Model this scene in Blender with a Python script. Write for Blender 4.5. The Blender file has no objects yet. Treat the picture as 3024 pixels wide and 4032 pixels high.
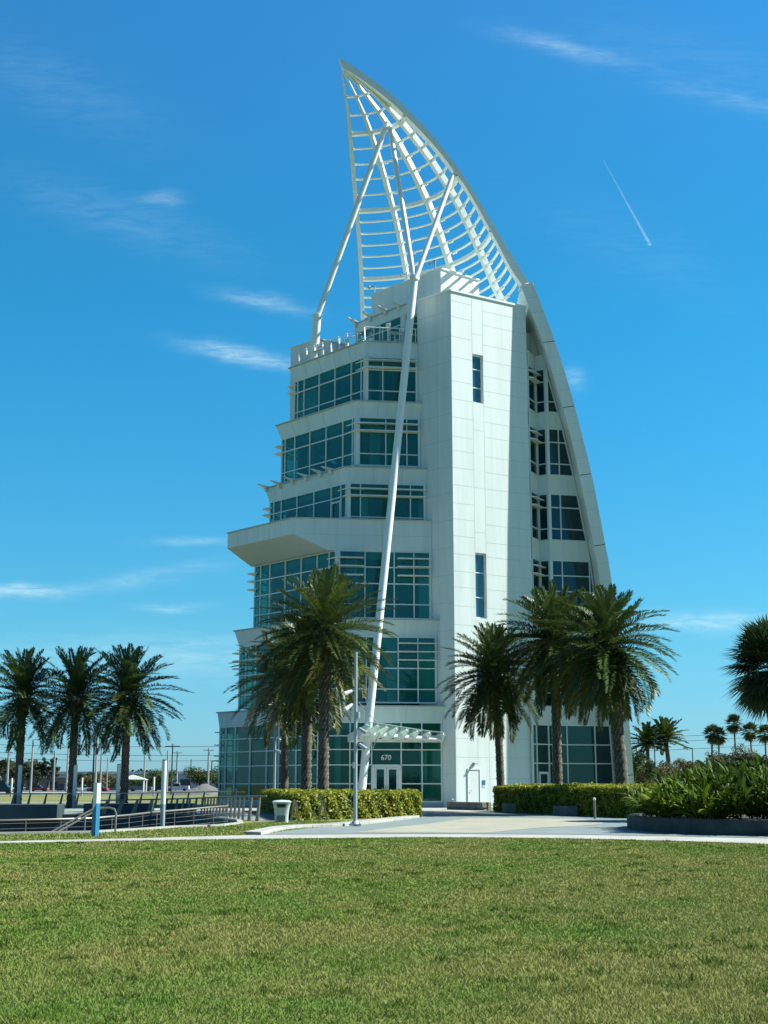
import bpy, bmesh, math, random
import numpy as np
from mathutils import Vector, Matrix
from mathutils.geometry import tessellate_polygon

R = math.radians
random.seed(7); RNG = np.random.default_rng(7)
SC = bpy.context.scene
COL = SC.collection

# ------------------------------------------------------------------ camera, world, sun
cd = bpy.data.cameras.new('camera'); cam = bpy.data.objects.new('camera', cd); COL.objects.link(cam)
cam.location = (0, 0, 1.5); cam.rotation_euler = (R(90 + 11.88), 0, 0)
cd.sensor_fit = 'HORIZONTAL'; cd.sensor_width = 36; cd.lens = 60.76; cd.clip_end = 6000; cd.clip_start = 0.1
SC.camera = cam
SUN_EL = 45.0; SUN_AZ = math.degrees(math.atan2(1.0, 0.105))      # azimuth from +Y towards +X
SKY_STRENGTH = 0.067; SUN_STRENGTH = 5.0
SC.view_settings.view_transform = 'Standard'; SC.view_settings.look = 'None'
SC.view_settings.gamma = 1; SC.view_settings.exposure = 1.0

def sky_world():
    w = bpy.data.worlds.new('World'); SC.world = w; w.use_nodes = True
    nt = w.node_tree; N = nt.nodes; L = nt.links; N.clear()
    def n(t, **k):
        x = N.new(t)
        for a, b in k.items(): setattr(x, a, b)
        return x
    def m(op, a, b=None, c=None, clamp=False):
        x = n('ShaderNodeMath', operation=op); x.use_clamp = clamp
        for i, v in enumerate((a, b, c)):
            if v is None: continue
            if isinstance(v, (int, float)): x.inputs[i].default_value = v
            else: L.new(v, x.inputs[i])
        return x.outputs[0]
    out = n('ShaderNodeOutputWorld'); bg = n('ShaderNodeBackground'); bg.inputs['Strength'].default_value = SKY_STRENGTH
    sky = n('ShaderNodeTexSky', sky_type='NISHITA'); sky.sun_disc = False
    sky.sun_elevation = R(SUN_EL); sky.sun_rotation = R(SUN_AZ); sky.altitude = 0
    sky.air_density = 1.0; sky.dust_density = 0.25; sky.ozone_density = 1.6
    tint = n('ShaderNodeMixRGB', blend_type='MULTIPLY'); tint.inputs[0].default_value = 1
    tc = n('ShaderNodeTexCoord'); sp = n('ShaderNodeSeparateXYZ'); L.new(tc.outputs['Generated'], sp.inputs[0])
    # deep blue ahead; separate tint added behind the camera to light shaded walls
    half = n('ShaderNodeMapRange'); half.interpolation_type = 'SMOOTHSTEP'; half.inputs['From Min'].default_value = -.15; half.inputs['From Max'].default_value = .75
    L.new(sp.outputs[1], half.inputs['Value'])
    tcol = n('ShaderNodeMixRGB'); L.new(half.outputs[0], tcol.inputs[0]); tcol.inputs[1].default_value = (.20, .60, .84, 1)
    hz = n('ShaderNodeMapRange'); hz.interpolation_type = 'SMOOTHSTEP'; hz.inputs['From Min'].default_value = -.02; hz.inputs['From Max'].default_value = .13; L.new(sp.outputs[2], hz.inputs['Value'])
    alt = n('ShaderNodeMapRange'); alt.interpolation_type = 'SMOOTHSTEP'; alt.inputs['From Min'].default_value = 0; alt.inputs['From Max'].default_value = .36; L.new(sp.outputs[2], alt.inputs['Value'])
    acol = n('ShaderNodeMixRGB'); L.new(alt.outputs[0], acol.inputs[0]); acol.inputs[1].default_value = (.33, .80, .96, 1); acol.inputs[2].default_value = (.165, 1.0, 1.26, 1); hcol = n('ShaderNodeMixRGB'); L.new(hz.outputs[0], hcol.inputs[0]); hcol.inputs[1].default_value = (.34, .68, 1.12, 1); hi = n('ShaderNodeMapRange'); hi.interpolation_type = 'SMOOTHSTEP'; hi.inputs['From Min'].default_value = .36; hi.inputs['From Max'].default_value = .56; L.new(sp.outputs[2], hi.inputs['Value'])
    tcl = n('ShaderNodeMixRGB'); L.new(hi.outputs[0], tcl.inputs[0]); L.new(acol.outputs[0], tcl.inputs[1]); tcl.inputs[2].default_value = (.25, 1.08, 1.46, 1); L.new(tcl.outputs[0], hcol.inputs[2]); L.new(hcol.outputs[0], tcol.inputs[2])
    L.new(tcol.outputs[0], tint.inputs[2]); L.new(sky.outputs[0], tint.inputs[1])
    y = m('MAXIMUM', sp.outputs[1], 0.02)
    u = m('DIVIDE', sp.outputs[0], y); v = m('DIVIDE', sp.outputs[2], y)
    cmb = n('ShaderNodeCombineXYZ'); L.new(u, cmb.inputs[0]); L.new(v, cmb.inputs[1])
    # wisps of cirrus: centre u, v, long half-axis, short half-axis, tilt, strength
    wisps = [(.154, .615, .050, .0075, -.27, .32), (.30, .565, .06, .008, -.25, .16), (-.098, .386, .034, .006, -.2, .42),
             (-.110, .339, .042, .0062, -.2, .75), (-.184, .476, .016, .006, 0, .30), (-.150, .187, .034, .0032, 0, .36),
             (-.285, .147, .036, .0045, .05, .75), (-.163, .135, .026, .003, 0, .32), (-.19, .157, .07, .007, .18, .22),
             (-.17, .097, .13, .016, 0, .36), (.248, .123, .048, .0065, 0, .62), (.153, .319, .007, .009, 1.0, .35),
             (-.22, .46, .10, .02, -.35, .10), (.27, .60, .12, .03, -.3, .06), (-.28, .58, .10, .03, -.5, .07), (.21, .43, .09, .03, -.5, .05)]
    noise = n('ShaderNodeTexNoise'); noise.inputs['Scale'].default_value = 60; noise.inputs['Detail'].default_value = 9
    noise.inputs['Roughness'].default_value = .68; noise.inputs['Distortion'].default_value = .7
    mp = n('ShaderNodeMapping'); mp.inputs['Scale'].default_value = (0.42, 2.4, 1); mp.inputs['Rotation'].default_value = (0, 0, R(14))
    L.new(cmb.outputs[0], mp.inputs[0]); L.new(mp.outputs[0], noise.inputs['Vector'])
    wob = n('ShaderNodeTexNoise'); wob.inputs['Scale'].default_value = 26; wob.inputs['Detail'].default_value = 3
    L.new(cmb.outputs[0], wob.inputs['Vector'])
    tex = m('MULTIPLY_ADD', noise.outputs[0], 3.4, -1.2, clamp=True)
    dv = m('MULTIPLY_ADD', wob.outputs[0], .012, -.006)
    acc = None
    for (u0, v0, a, b, t, s) in wisps:
        du = m('SUBTRACT', u, u0); dw = m('ADD', m('SUBTRACT', v, v0), dv)
        c_, s_ = math.cos(math.atan(t)), math.sin(math.atan(t))
        p = m('ADD', m('MULTIPLY', du, c_ / a), m('MULTIPLY', dw, s_ / a))
        q = m('ADD', m('MULTIPLY', du, -s_ / b), m('MULTIPLY', dw, c_ / b))
        g = m('POWER', 2.718, m('MULTIPLY', m('ADD', m('MULTIPLY', p, p), m('MULTIPLY', q, q)), -1.0))
        g = m('MULTIPLY', g, s * .85)
        acc = g if acc is None else m('ADD', acc, g)
    acc = m('MULTIPLY', acc, m('MULTIPLY_ADD', tex, .85, .15))
    # aircraft trail
    x0, y0, x1, y1 = .1833, .5114, .2195, .4349
    ln = math.hypot(x1 - x0, y1 - y0); cx, cy = (x1 - x0) / ln, (y1 - y0) / ln
    du = m('SUBTRACT', u, x0); dw = m('SUBTRACT', v, y0)
    al = m('ADD', m('MULTIPLY', du, cx / ln), m('MULTIPLY', dw, cy / ln))
    ac = m('ADD', m('MULTIPLY', du, -cy / .00075), m('MULTIPLY', dw, cx / .00075))
    ac = m('MULTIPLY', ac, m('MULTIPLY_ADD', al, -.9, 1.55)); tr = m('POWER', 2.718, m('MULTIPLY', m('MULTIPLY', ac, ac), -1.0)); tr = m('MULTIPLY', tr, m('MULTIPLY_ADD', tex, .5, .6))
    inside = m('MULTIPLY', m('GREATER_THAN', al, 0.0), m('LESS_THAN', al, 1.0))
    tr = m('MULTIPLY', m('MULTIPLY', tr, inside), m('MULTIPLY_ADD', al, .30, .08))
    acc = m('ADD', acc, tr, clamp=True)
    front = m('GREATER_THAN', sp.outputs[1], 0.1)
    acc = m('MULTIPLY', acc, front)
    mix = n('ShaderNodeMixRGB'); L.new(acc, mix.inputs[0]); L.new(tint.outputs[0], mix.inputs[1])
    mix.inputs[2].default_value = (5.6, 7.6, 8.0, 1)
    L.new(mix.outputs[0], bg.inputs[0]); L.new(bg.outputs[0], out.inputs[0])
sky_world()
sl = bpy.data.lights.new('sun', 'SUN'); sun = bpy.data.objects.new('sun', sl); COL.objects.link(sun)
sl.energy = SUN_STRENGTH; sl.angle = R(.53); sl.color = (.985, .985, .90)
sd = Vector((math.sin(R(SUN_AZ)) * math.cos(R(SUN_EL)), math.cos(R(SUN_AZ)) * math.cos(R(SUN_EL)), math.sin(R(SUN_EL))))
sun.rotation_euler = sd.to_track_quat('Z', 'Y').to_euler(); sun.location = (60, 0, 90)

# ------------------------------------------------------------------ materials
MATS = {}
def mat(name, col, rough=.6, metal=0., spec=.5, noise=0., scale=5., col2=None, bump=0., bscale=40., attr=None, transl=0., stretch=1.):
    if name in MATS: return MATS[name]
    m = bpy.data.materials.new(name); m.use_nodes = True; MATS[name] = m
    nt = m.node_tree; N = nt.nodes; L = nt.links
    b = N['Principled BSDF']; b.inputs['Base Color'].default_value = (*col, 1)
    b.inputs['Roughness'].default_value = rough; b.inputs['Metallic'].default_value = metal
    b.inputs['Specular IOR Level'].default_value = spec
    src = None
    tc = N.new('ShaderNodeTexCoord')
    if noise or col2:
        t = N.new('ShaderNodeTexNoise'); t.inputs['Scale'].default_value = scale; t.inputs['Detail'].default_value = 6
        t.inputs['Roughness'].default_value = .65
        if stretch != 1:
            mp = N.new('ShaderNodeMapping'); mp.inputs['Scale'].default_value = (1, 1, stretch); L.new(tc.outputs['Object'], mp.inputs[0]); L.new(mp.outputs[0], t.inputs['Vector'])
        else: L.new(tc.outputs['Object'], t.inputs['Vector'])
        rp = N.new('ShaderNodeValToRGB'); rp.color_ramp.elements[0].position = .32; rp.color_ramp.elements[1].position = .68
        a = col2 if col2 else tuple(c * (1 - noise) for c in col)
        z = col if col2 else tuple(min(1, c * (1 + noise)) for c in col)
        rp.color_ramp.elements[0].color = (*a, 1); rp.color_ramp.elements[1].color = (*z, 1)
        L.new(t.outputs[0], rp.inputs[0]); src = rp.outputs[0]
    if attr:
        at = N.new('ShaderNodeAttribute'); at.attribute_name = attr
        mx = N.new('ShaderNodeMixRGB'); mx.blend_type = 'MULTIPLY'; mx.inputs[0].default_value = 1
        L.new(at.outputs['Color'], mx.inputs[2])
        if src: L.new(src, mx.inputs[1])
        else: mx.inputs[1].default_value = (*col, 1)
        src = mx.outputs[0]
    if src: L.new(src, b.inputs['Base Color'])
    if bump:
        t2 = N.new('ShaderNodeTexNoise'); t2.inputs['Scale'].default_value = bscale; t2.inputs['Detail'].default_value = 5
        L.new(tc.outputs['Object'], t2.inputs['Vector'])
        bp = N.new('ShaderNodeBump'); bp.inputs['Strength'].default_value = bump; bp.inputs['Distance'].default_value = .05
        L.new(t2.outputs[0], bp.inputs['Height']); L.new(bp.outputs[0], b.inputs['Normal'])
    if transl:
        tr = N.new('ShaderNodeBsdfTranslucent'); ms = N.new('ShaderNodeMixShader'); ms.inputs[0].default_value = transl
        if src: L.new(src, tr.inputs[0])
        else: tr.inputs[0].default_value = (*col, 1)
        L.new(b.outputs[0], ms.inputs[1]); L.new(tr.outputs[0], ms.inputs[2]); L.new(ms.outputs[0], N['Material Output'].inputs[0])
    return m

def glass_mat(name, tint, refl=.10, body=(.01, .06, .06), bodyf=.35):
    m = bpy.data.materials.new(name); m.use_nodes = True; MATS[name] = m
    nt = m.node_tree; N = nt.nodes; L = nt.links; N.remove(N['Principled BSDF'])
    tr = N.new('ShaderNodeBsdfTransparent'); tr.inputs[0].default_value = (*tint, 1)
    df = N.new('ShaderNodeBsdfDiffuse'); df.inputs[0].default_value = (*body, 1)
    gl = N.new('ShaderNodeBsdfGlossy'); gl.inputs['Roughness'].default_value = .01; gl.inputs[0].default_value = (.75, .97, .97, 1)
    m1 = N.new('ShaderNodeMixShader'); m1.inputs[0].default_value = bodyf
    L.new(tr.outputs[0], m1.inputs[1]); L.new(df.outputs[0], m1.inputs[2])
    fr = N.new('ShaderNodeLayerWeight'); fr.inputs['Blend'].default_value = .5
    pw = N.new('ShaderNodeMath'); pw.operation = 'POWER'; pw.inputs[1].default_value = 4.5; L.new(fr.outputs['Facing'], pw.inputs[0])
    ad = N.new('ShaderNodeMath'); ad.operation = 'MULTIPLY_ADD'; ad.inputs[1].default_value = .9; ad.inputs[2].default_value = .05 + refl; ad.use_clamp = True
    L.new(pw.outputs[0], ad.inputs[0])
    # slight waviness of real panes
    tc = N.new('ShaderNodeTexCoord'); no = N.new('ShaderNodeTexNoise'); no.inputs['Scale'].default_value = .6; no.inputs['Detail'].default_value = 1
    L.new(tc.outputs['Object'], no.inputs['Vector']); bp = N.new('ShaderNodeBump'); bp.inputs['Strength'].default_value = .12; bp.inputs['Distance'].default_value = .05
    L.new(no.outputs[0], bp.inputs['Height']); L.new(bp.outputs[0], gl.inputs['Normal'])
    m2 = N.new('ShaderNodeMixShader'); L.new(ad.outputs[0], m2.inputs[0]); L.new(m1.outputs[0], m2.inputs[1]); L.new(gl.outputs[0], m2.inputs[2])
    L.new(m2.outputs[0], N['Material Output'].inputs[0]); return m

W_PANEL = mat('white_panel', (.655, .725, .705), .42, noise=.07, scale=1.6, stretch=.10)
W_METAL = mat('white_steel', (.76, .80, .77), .38, noise=.03, scale=.8)
FRAME = mat('window_frame_aluminium', (.70, .76, .74), .4)
JOINT = mat('panel_joint', (.50, .56, .55), .8)
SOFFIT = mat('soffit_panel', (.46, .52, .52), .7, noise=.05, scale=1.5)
COPING = mat('coping_metal', (.42, .47, .47), .45)
DARKGAP = mat('dark_gap', (.05, .06, .065), .7)
GLASS = glass_mat('teal_glass', (.24, .70, .63), .008, (.006, .20, .175), .40)
GLASS_DARK = glass_mat('dark_teal_glass', (.16, .40, .42), .015, (.006, .05, .06), .5)
CANOPY_GLASS = glass_mat('canopy_glass', (.72, .88, .84), .05, (.2, .3, .28), .10)
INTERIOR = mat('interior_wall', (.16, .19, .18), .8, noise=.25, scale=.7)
CONC = mat('pale_concrete', (.34, .345, .31), .8, noise=.17, scale=.7, bump=.1)
CONC_GREY = mat('grey_pavers', (.165, .205, .205), .8, noise=.13, scale=.8, bump=.15)
CONC_CREAM = mat('cream_pavers', (.30, .29, .225), .8, noise=.17, scale=.45, bump=.1)
CONC_WALL = mat('weathered_concrete', (.24, .24, .205), .85, col2=(.10, .105, .095), scale=1.6, bump=.3)
CONC_DARK = mat('stained_concrete', (.075, .085, .08), .85, col2=(.025, .03, .03), scale=1.3, bump=.3)
STEEL = mat('brushed_steel', (.22, .21, .18), .45, .5)
GALV = mat('galvanised_pole', (.33, .385, .405), .5, .25, noise=.06, scale=2)
POLEGREY = mat('far_pole_concrete', (.27, .28, .27), .8)
POLEDARK = mat('dark_pole', (.05, .055, .055), .6)
BLACK = mat('black_rubber', (.02, .02, .022), .6)
FINPOST = mat('railing_fin', (.25, .225, .17), .6, .05, noise=.15, scale=3)
DARKWALL = mat('dark_bench_wall', (.035, .06, .065), .6, noise=.25, scale=1)
BLUE = mat('blue_paint', (.02, .17, .32), .45)
WHITE = mat('white_paint', (.66, .70, .68), .4)
CLOTH = mat('canopy_cloth', (.40, .42, .40), .8)
BIN = mat('bin_plastic', (.46, .54, .53), .4, noise=.04, scale=4)
BIN_DARK = mat('bin_dark', (.10, .15, .16), .5)
SOIL = mat('soil', (.05, .04, .03), .95)
ASPHALT = mat('asphalt', (.09, .095, .095), .9, noise=.1, scale=.3)

# ------------------------------------------------------------------ mesh helpers
def tag(o, label=None, cat=None, group=None, kind=None):
    if label: o['label'] = label
    if cat: o['category'] = cat
    if group: o['group'] = group
    if kind: o['kind'] = kind
    return o
def link(name, me, parent=None, loc=None):
    o = bpy.data.objects.new(name, me); COL.objects.link(o)
    if parent is not None:
        o.parent = parent
    if loc is not None: o.location = loc
    return o
def thing(name, label, cat, loc=(0, 0, 0), rz=0, group=None):
    o = bpy.data.objects.new(name, None); COL.objects.link(o); o.empty_display_size = .3
    o.location = loc; o.rotation_euler = (0, 0, rz)
    return tag(o, label, cat, group)

class MB:
    def __init__(s): s.v = []; s.f = []; s.mi = []; s.m = 0
    def face(s, pts):
        i = len(s.v); s.v += [tuple(p) for p in pts]; s.f.append(list(range(i, i + len(pts)))); s.mi.append(s.m)
    def raw(s, vs, fs):
        i = len(s.v); s.v += [tuple(p) for p in vs]
        for f in fs: s.f.append([i + k for k in f]); s.mi.append(s.m)
    def hexa(s, b, t):          # four bottom and four top points, both counter-clockwise from above
        s.raw(list(b) + list(t), [(3, 2, 1, 0), (4, 5, 6, 7), (0, 1, 5, 4), (1, 2, 6, 5), (2, 3, 7, 6), (3, 0, 4, 7)])
    def box(s, c, d, rz=0):
        x, y, z = d[0] / 2, d[1] / 2, d[2] / 2; ca, sa = math.cos(rz), math.sin(rz)
        P = [(c[0] + a * ca - b * sa, c[1] + a * sa + b * ca) for a, b in ((-x, -y), (x, -y), (x, y), (-x, y))]
        s.hexa([(p[0], p[1], c[2] - z) for p in P], [(p[0], p[1], c[2] + z) for p in P])
    def prism(s, poly, z0, z1, top=None, cap=True):
        n = len(poly); top = top or poly
        s.raw([(p[0], p[1], z0) for p in poly] + [(p[0], p[1], z1) for p in top],
              [(i, (i + 1) % n, n + (i + 1) % n, n + i) for i in range(n)] + ([tuple(range(n - 1, -1, -1)), tuple(range(n, 2 * n))] if cap else []))
    def bar(s, a, b, w, h, up=(0, 0, 1)):     # rectangular bar from a to b, w sideways and h along up
        a, b = Vector(a), Vector(b); d = (b - a).normalized(); u = Vector(up)
        sd_ = d.cross(u)
        if sd_.length < 1e-4: sd_ = d.cross(Vector((1, 0, 0)))
        sd_.normalize(); u = sd_.cross(d).normalized(); x = sd_ * w / 2; y = u * h / 2
        s.raw([a - x - y, a + x - y, a + x + y, a - x + y, b - x - y, b + x - y, b + x + y, b - x + y],
              [(0, 1, 2, 3), (7, 6, 5, 4), (0, 4, 5, 1), (1, 5, 6, 2), (2, 6, 7, 3), (3, 7, 4, 0)])
    def tube(s, path, r, seg=10, cap=True):
        path = [Vector(p) for p in path]; n = len(path); rs = r if isinstance(r, (list, tuple)) else [r] * n
        vs = []; prev = None
        for i, p in enumerate(path):
            d = (path[min(i + 1, n - 1)] - path[max(i - 1, 0)]).normalized()
            if prev is None:
                a = d.cross(Vector((0, 0, 1)))
                if a.length < 1e-3: a = d.cross(Vector((1, 0, 0)))
            else: a = prev - d * prev.dot(d)
            a.normalize(); prev = a; b = d.cross(a)
            for k in range(seg):
                t = 2 * math.pi * k / seg; vs.append(p + (a * math.cos(t) + b * math.sin(t)) * rs[i])
        fs = [(i * seg + k, i * seg + (k + 1) % seg, (i + 1) * seg + (k + 1) % seg, (i + 1) * seg + k) for i in range(n - 1) for k in range(seg)]
        if cap: fs += [tuple(range(seg - 1, -1, -1)), tuple((n - 1) * seg + k for k in range(seg))]
        s.raw(vs, fs)
    def lathe(s, prof, c=(0, 0, 0), seg=16):
        vs = [(c[0] + r * math.cos(2 * math.pi * k / seg), c[1] + r * math.sin(2 * math.pi * k / seg), c[2] + z) for r, z in prof for k in range(seg)]
        n = len(prof)
        fs = [(i * seg + k, i * seg + (k + 1) % seg, (i + 1) * seg + (k + 1) % seg, (i + 1) * seg + k) for i in range(n - 1) for k in range(seg)]
        fs += [tuple(range(seg - 1, -1, -1)), tuple((n - 1) * seg + k for k in range(seg))]
        s.raw(vs, fs)
    def build(s, name, mats, parent=None, smooth=False, bevel=0, loc=None):
        me = bpy.data.meshes.new(name); me.from_pydata(s.v, [], s.f)
        mats = mats if isinstance(mats, (list, tuple)) else [mats]
        for m_ in mats: me.materials.append(m_)
        if len(mats) > 1: me.polygons.foreach_set('material_index', s.mi)
        bm = bmesh.new(); bm.from_mesh(me)
        if smooth: bmesh.ops.remove_doubles(bm, verts=bm.verts, dist=1e-4)
        bmesh.ops.recalc_face_normals(bm, faces=bm.faces); bm.to_mesh(me); bm.free()
        if smooth:
            me.polygons.foreach_set('use_smooth', [True] * len(me.polygons))
            me.set_sharp_from_angle(angle=R(40))
        me.update(); o = link(name, me, parent, loc)
        if bevel:
            md = o.modifiers.new('bevel', 'BEVEL'); md.width = bevel; md.segments = 2; md.limit_method = 'ANGLE'
        return o

def np_mesh(name, V, F, m, parent=None, col=None, loc=None):
    """V (n,3) vertices, F (k,3|4) faces, col (n,3) vertex colours named tint"""
    me = bpy.data.meshes.new(name); k, c = F.shape
    me.vertices.add(len(V)); me.vertices.foreach_set('co', np.ascontiguousarray(V, dtype=np.float32).ravel())
    me.loops.add(k * c); me.loops.foreach_set('vertex_index', np.ascontiguousarray(F, dtype=np.int32).ravel())
    me.polygons.add(k); me.polygons.foreach_set('loop_start', np.arange(0, k * c, c, dtype=np.int32))
    if col is not None:
        at = me.color_attributes.new('tint', 'FLOAT_COLOR', 'POINT')
        at.data.foreach_set('color', np.c_[col, np.ones(len(col))].astype(np.float32).ravel())
    me.materials.append(m); me.update(calc_edges=True); me.validate()
    return link(name, me, parent, loc)

def sheet(name, outer, z, m, holes=(), kind='structure'):
    polys = [[Vector((p[0], p[1], 0)) for p in q] for q in (outer, *holes)]
    flat = [p for q in polys for p in q]; tri = tessellate_polygon(polys)
    me = bpy.data.meshes.new(name); me.from_pydata([(p.x, p.y, z) for p in flat], [], tri); me.materials.append(m)
    bm = bmesh.new(); bm.from_mesh(me)
    for f in bm.faces:
        f.normal_update()
        if f.normal.z < 0: f.normal_flip()
    bm.to_mesh(me); bm.free(); o = link(name, me)
    return tag(o, kind=kind)

# ------------------------------------------------------------------ ground
def setting():
    pit = [(-40, 37), (-30, 38.6), (-20, 39.8), (-11.8, 40.9), (-9.3, 42.1), (-8.1, 45.2), (-7.4, 47.4), (-6.0, 49.2), (-5.6, 52), (-6.1, 56), (-7.5, 60.5), (-9.3, 66), (-11, 69), (-15, 69), (-20, 68), (-40, 66)]
    grass = mat('lawn_soil', (.075, .095, .028), .95, noise=.3, scale=.5)
    nt = grass.node_tree; N = nt.nodes; L = nt.links; b = N['Principled BSDF']
    # mown turf: dry tan areas, green areas and a fine blade-scale grain
    tc = N.new('ShaderNodeTexCoord')
    def noise(s, d, r=.6, sc=(1, 1, 1)):
        mp = N.new('ShaderNodeMapping'); mp.inputs['Scale'].default_value = sc; L.new(tc.outputs['Object'], mp.inputs[0])
        t = N.new('ShaderNodeTexNoise'); t.inputs['Scale'].default_value = s; t.inputs['Detail'].default_value = d; t.inputs['Roughness'].default_value = r
        L.new(mp.outputs[0], t.inputs['Vector']); return t.outputs[0]
    def ramp(src, p0, c0, p1, c1):
        r = N.new('ShaderNodeValToRGB'); e = r.color_ramp.elements; e[0].position, e[1].position = p0, p1; e[0].color = (*c0, 1); e[1].color = (*c1, 1)
        L.new(src, r.inputs[0]); return r.outputs[0]
    base = ramp(noise(.45, 6, .62), .38, (.095, .150, .022), .62, (.215, .20, .062))
    fine = ramp(noise(14, 6, .75), .3, (.55, .55, .55), .72, (1.4, 1.35, 1.3))
    mx = N.new('ShaderNodeMixRGB'); mx.blend_type = 'MULTIPLY'; mx.inputs[0].default_value = 1; L.new(base, mx.inputs[1]); L.new(fine, mx.inputs[2])
    L.new(mx.outputs[0], b.inputs['Base Color'])
    bp = N.new('ShaderNodeBump'); bp.inputs['Strength'].default_value = .6; bp.inputs['Distance'].default_value = .05
    L.new(noise(22, 4, .7), bp.inputs['Height']); L.new(bp.outputs[0], b.inputs['Normal'])
    big = [(-3000, -60), (3000, -60), (3000, 4000), (-3000, 4000)]
    sheet('lawn', big, 0.0, grass, holes=[pit])
    # pavement ribbon along the lawn's far edge
    low = [(-60, 25), (-30, 30.2), (-20, 32.6), (-9.93, 34.9), (-4.0, 37.5), (1.38, 38.8), (4.9, 38.1), (8.13, 36.1), (9.86, 34.3), (14, 30), (24, 20)]
    up = [(24, 24), (15, 34.2), (10.9, 37.7), (7.9, 39.6), (5.26, 40.7), (1.0, 41.1), (-3.82, 40.6), (-6.9, 38.0), (-10.2, 36.1), (-20, 33.7), (-30, 31.3), (-60, 26.2)]
    sheet('pavement', low + up, .012, CONC)
    plaza = [(-3.76, 40.3), (1.0, 41.0), (5.26, 40.6), (7.9, 39.5), (10.9, 37.6), (15, 34), (40, 40), (40, 64), (12.2, 60.5), (8.9, 66.7), (7.6, 72.2), (6.3, 76), (5.5, 84), (16, 90), (16, 100), (-25, 100), (-30, 90), (-25, 70), (-15, 69.2), (-11, 69.2), (-9.1, 66.2),
             (-7.3, 60.5), (-5.4, 56.2), (-3.6, 56.8), (-3.2, 59), (1.6, 63.2), (1.75, 62.0), (.81, 57.3), (-1.05, 49.4), (-3.1, 46.2)]
    sheet('plaza', plaza, .008, CONC_GREY)
    cream = [(-1.02, 42.49), (.68, 48.51), (1.87, 52.53), (3.83, 60.4), (6.35, 60.81), (8.84, 58.79), (9.0, 55.5), (8.57, 51.91), (7.45, 49.59), (5.17, 46.48), (3.25, 42.3)]
    sheet('paving_inlay', cream, .014, CONC_CREAM)
    sheet('paving_band', [(-12, 72), (-2.6, 77.5), (1.9, 66), (3.2, 64.5), (5.9, 77.5), (5, 86), (-11, 90), (-20, 80)], .013, CONC)
    up2 = [(x, y + .02) for x, y in up[1:7]][::-1]; sheet('paving_border', up2 + [(x, y + .55) for x, y in up2[::-1]], .017, mat('grey_border_pavers', (.115, .14, .145), .8, noise=.1, scale=1.5))
    # kerb between the grass strip and the plaza
    k = MB(); inner = [(-3.72, 40.35), (-3.06, 46.5), (-1.25, 49.6), (.70, 57.4), (1.66, 62.2)]
    outer = [(-4.3, 40.9), (-3.65, 46.9), (-1.9, 50.4), (.05, 58), (1.0, 61.5)]
    def cr(P, n=6):
        P = [Vector(p) for p in P]; P = [P[0] * 2 - P[1]] + P + [P[-1] * 2 - P[-2]]; out = []
        for i in range(1, len(P) - 2):
            for q in range(n): t = q / n; a, b, c, d = P[i - 1:i + 3]; out.append(.5 * ((2 * b) + (c - a) * t + (2 * a - 5 * b + 4 * c - d) * t * t + (3 * b - a - 3 * c + d) * t ** 3))
        return out + [P[-2]]
    inner, outer = cr(inner), cr(outer)
    for i in range(len(inner) - 1):
        k.hexa([(*inner[i], -.05), (*inner[i + 1], -.05), (*outer[i + 1], -.05), (*outer[i], -.05)], [(*inner[i], .10), (*inner[i + 1], .10), (*outer[i + 1], .10), (*outer[i], .10)])
    tag(k.build('kerb', CONC, bevel=.02), kind='structure')
    # sunken terrace behind the grass strip
    sheet('sunken_floor', pit, -1.15, mat('sunken_paving', (.09, .11, .115), .8, noise=.15, scale=1))
    w = MB(); n = len(pit)
    for i in range(n):
        a, b_ = pit[i], pit[(i + 1) % n]; w.face([(*a, -1.15), (*b_, -1.15), (*b_, -.001), (*a, -.001)])
    tag(w.build('retaining_wall', DARKWALL), 'dark teal retaining wall round the sunken terrace', 'wall')
    c = MB()
    for i in range(n - 1):
        if i < 3 or i > 9: continue
        c.bar((*pit[i], .03), (*pit[i + 1], .03), .22, .09)
    tag(c.build('terrace_coping', CONC), kind='structure')
    # road and far pavements
    sheet('road', [(-600, 222), (-20, 200), (300, 200), (300, 236), (-20, 236), (-600, 268)], .02, ASPHALT)
    sheet('far_kerb', [(-600, 268), (-20, 236), (300, 236), (300, 256), (-20, 256), (-600, 296)], .05, CONC)
    sheet('car_park', [(-400, 285), (-10, 262), (-10, 420), (-400, 420)], .02, ASPHALT)
    sheet('far_path', [(-120, 118), (-20, 112), (-20, 115), (-120, 122)], .02, CONC)
setting()

# ------------------------------------------------------------------ the tower
TR = thing('tower', 'white seven-storey tower with teal glass and a tall open sail lattice on top', 'tower', (3, 92, 0))
OFF = (-3, -92, 0)
def tp(mb, name, m, parent=None, **k):
    if parent is None: return mb.build(name, m, TR, loc=OFF, **k)
    return mb.build(name, m, parent, **k)

dR = Vector((math.sin(R(59.4)), math.cos(R(59.4)), 0)); nR = Vector((dR.y, -dR.x, 0))
dL = Vector((-math.sin(R(47.4)), math.cos(R(47.4)), 0)); nL = Vector((-.677, -.736, 0))
dB = Vector((math.sin(R(83)), math.cos(R(83)), 0)); nB = Vector((dB.y, -dB.x, 0))
dA = Vector((math.sin(R(42.6)), -math.cos(R(42.6)), 0)); nA = Vector((dA.y, -dA.x, 0))      # A runs left-back to right-front
P0 = Vector((4.80, 88.03, 0)); SHL = 6.68; ST = 36.3
P1 = P0 + dR * SHL; PL = Vector((2.44, 90.2, 0))

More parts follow.
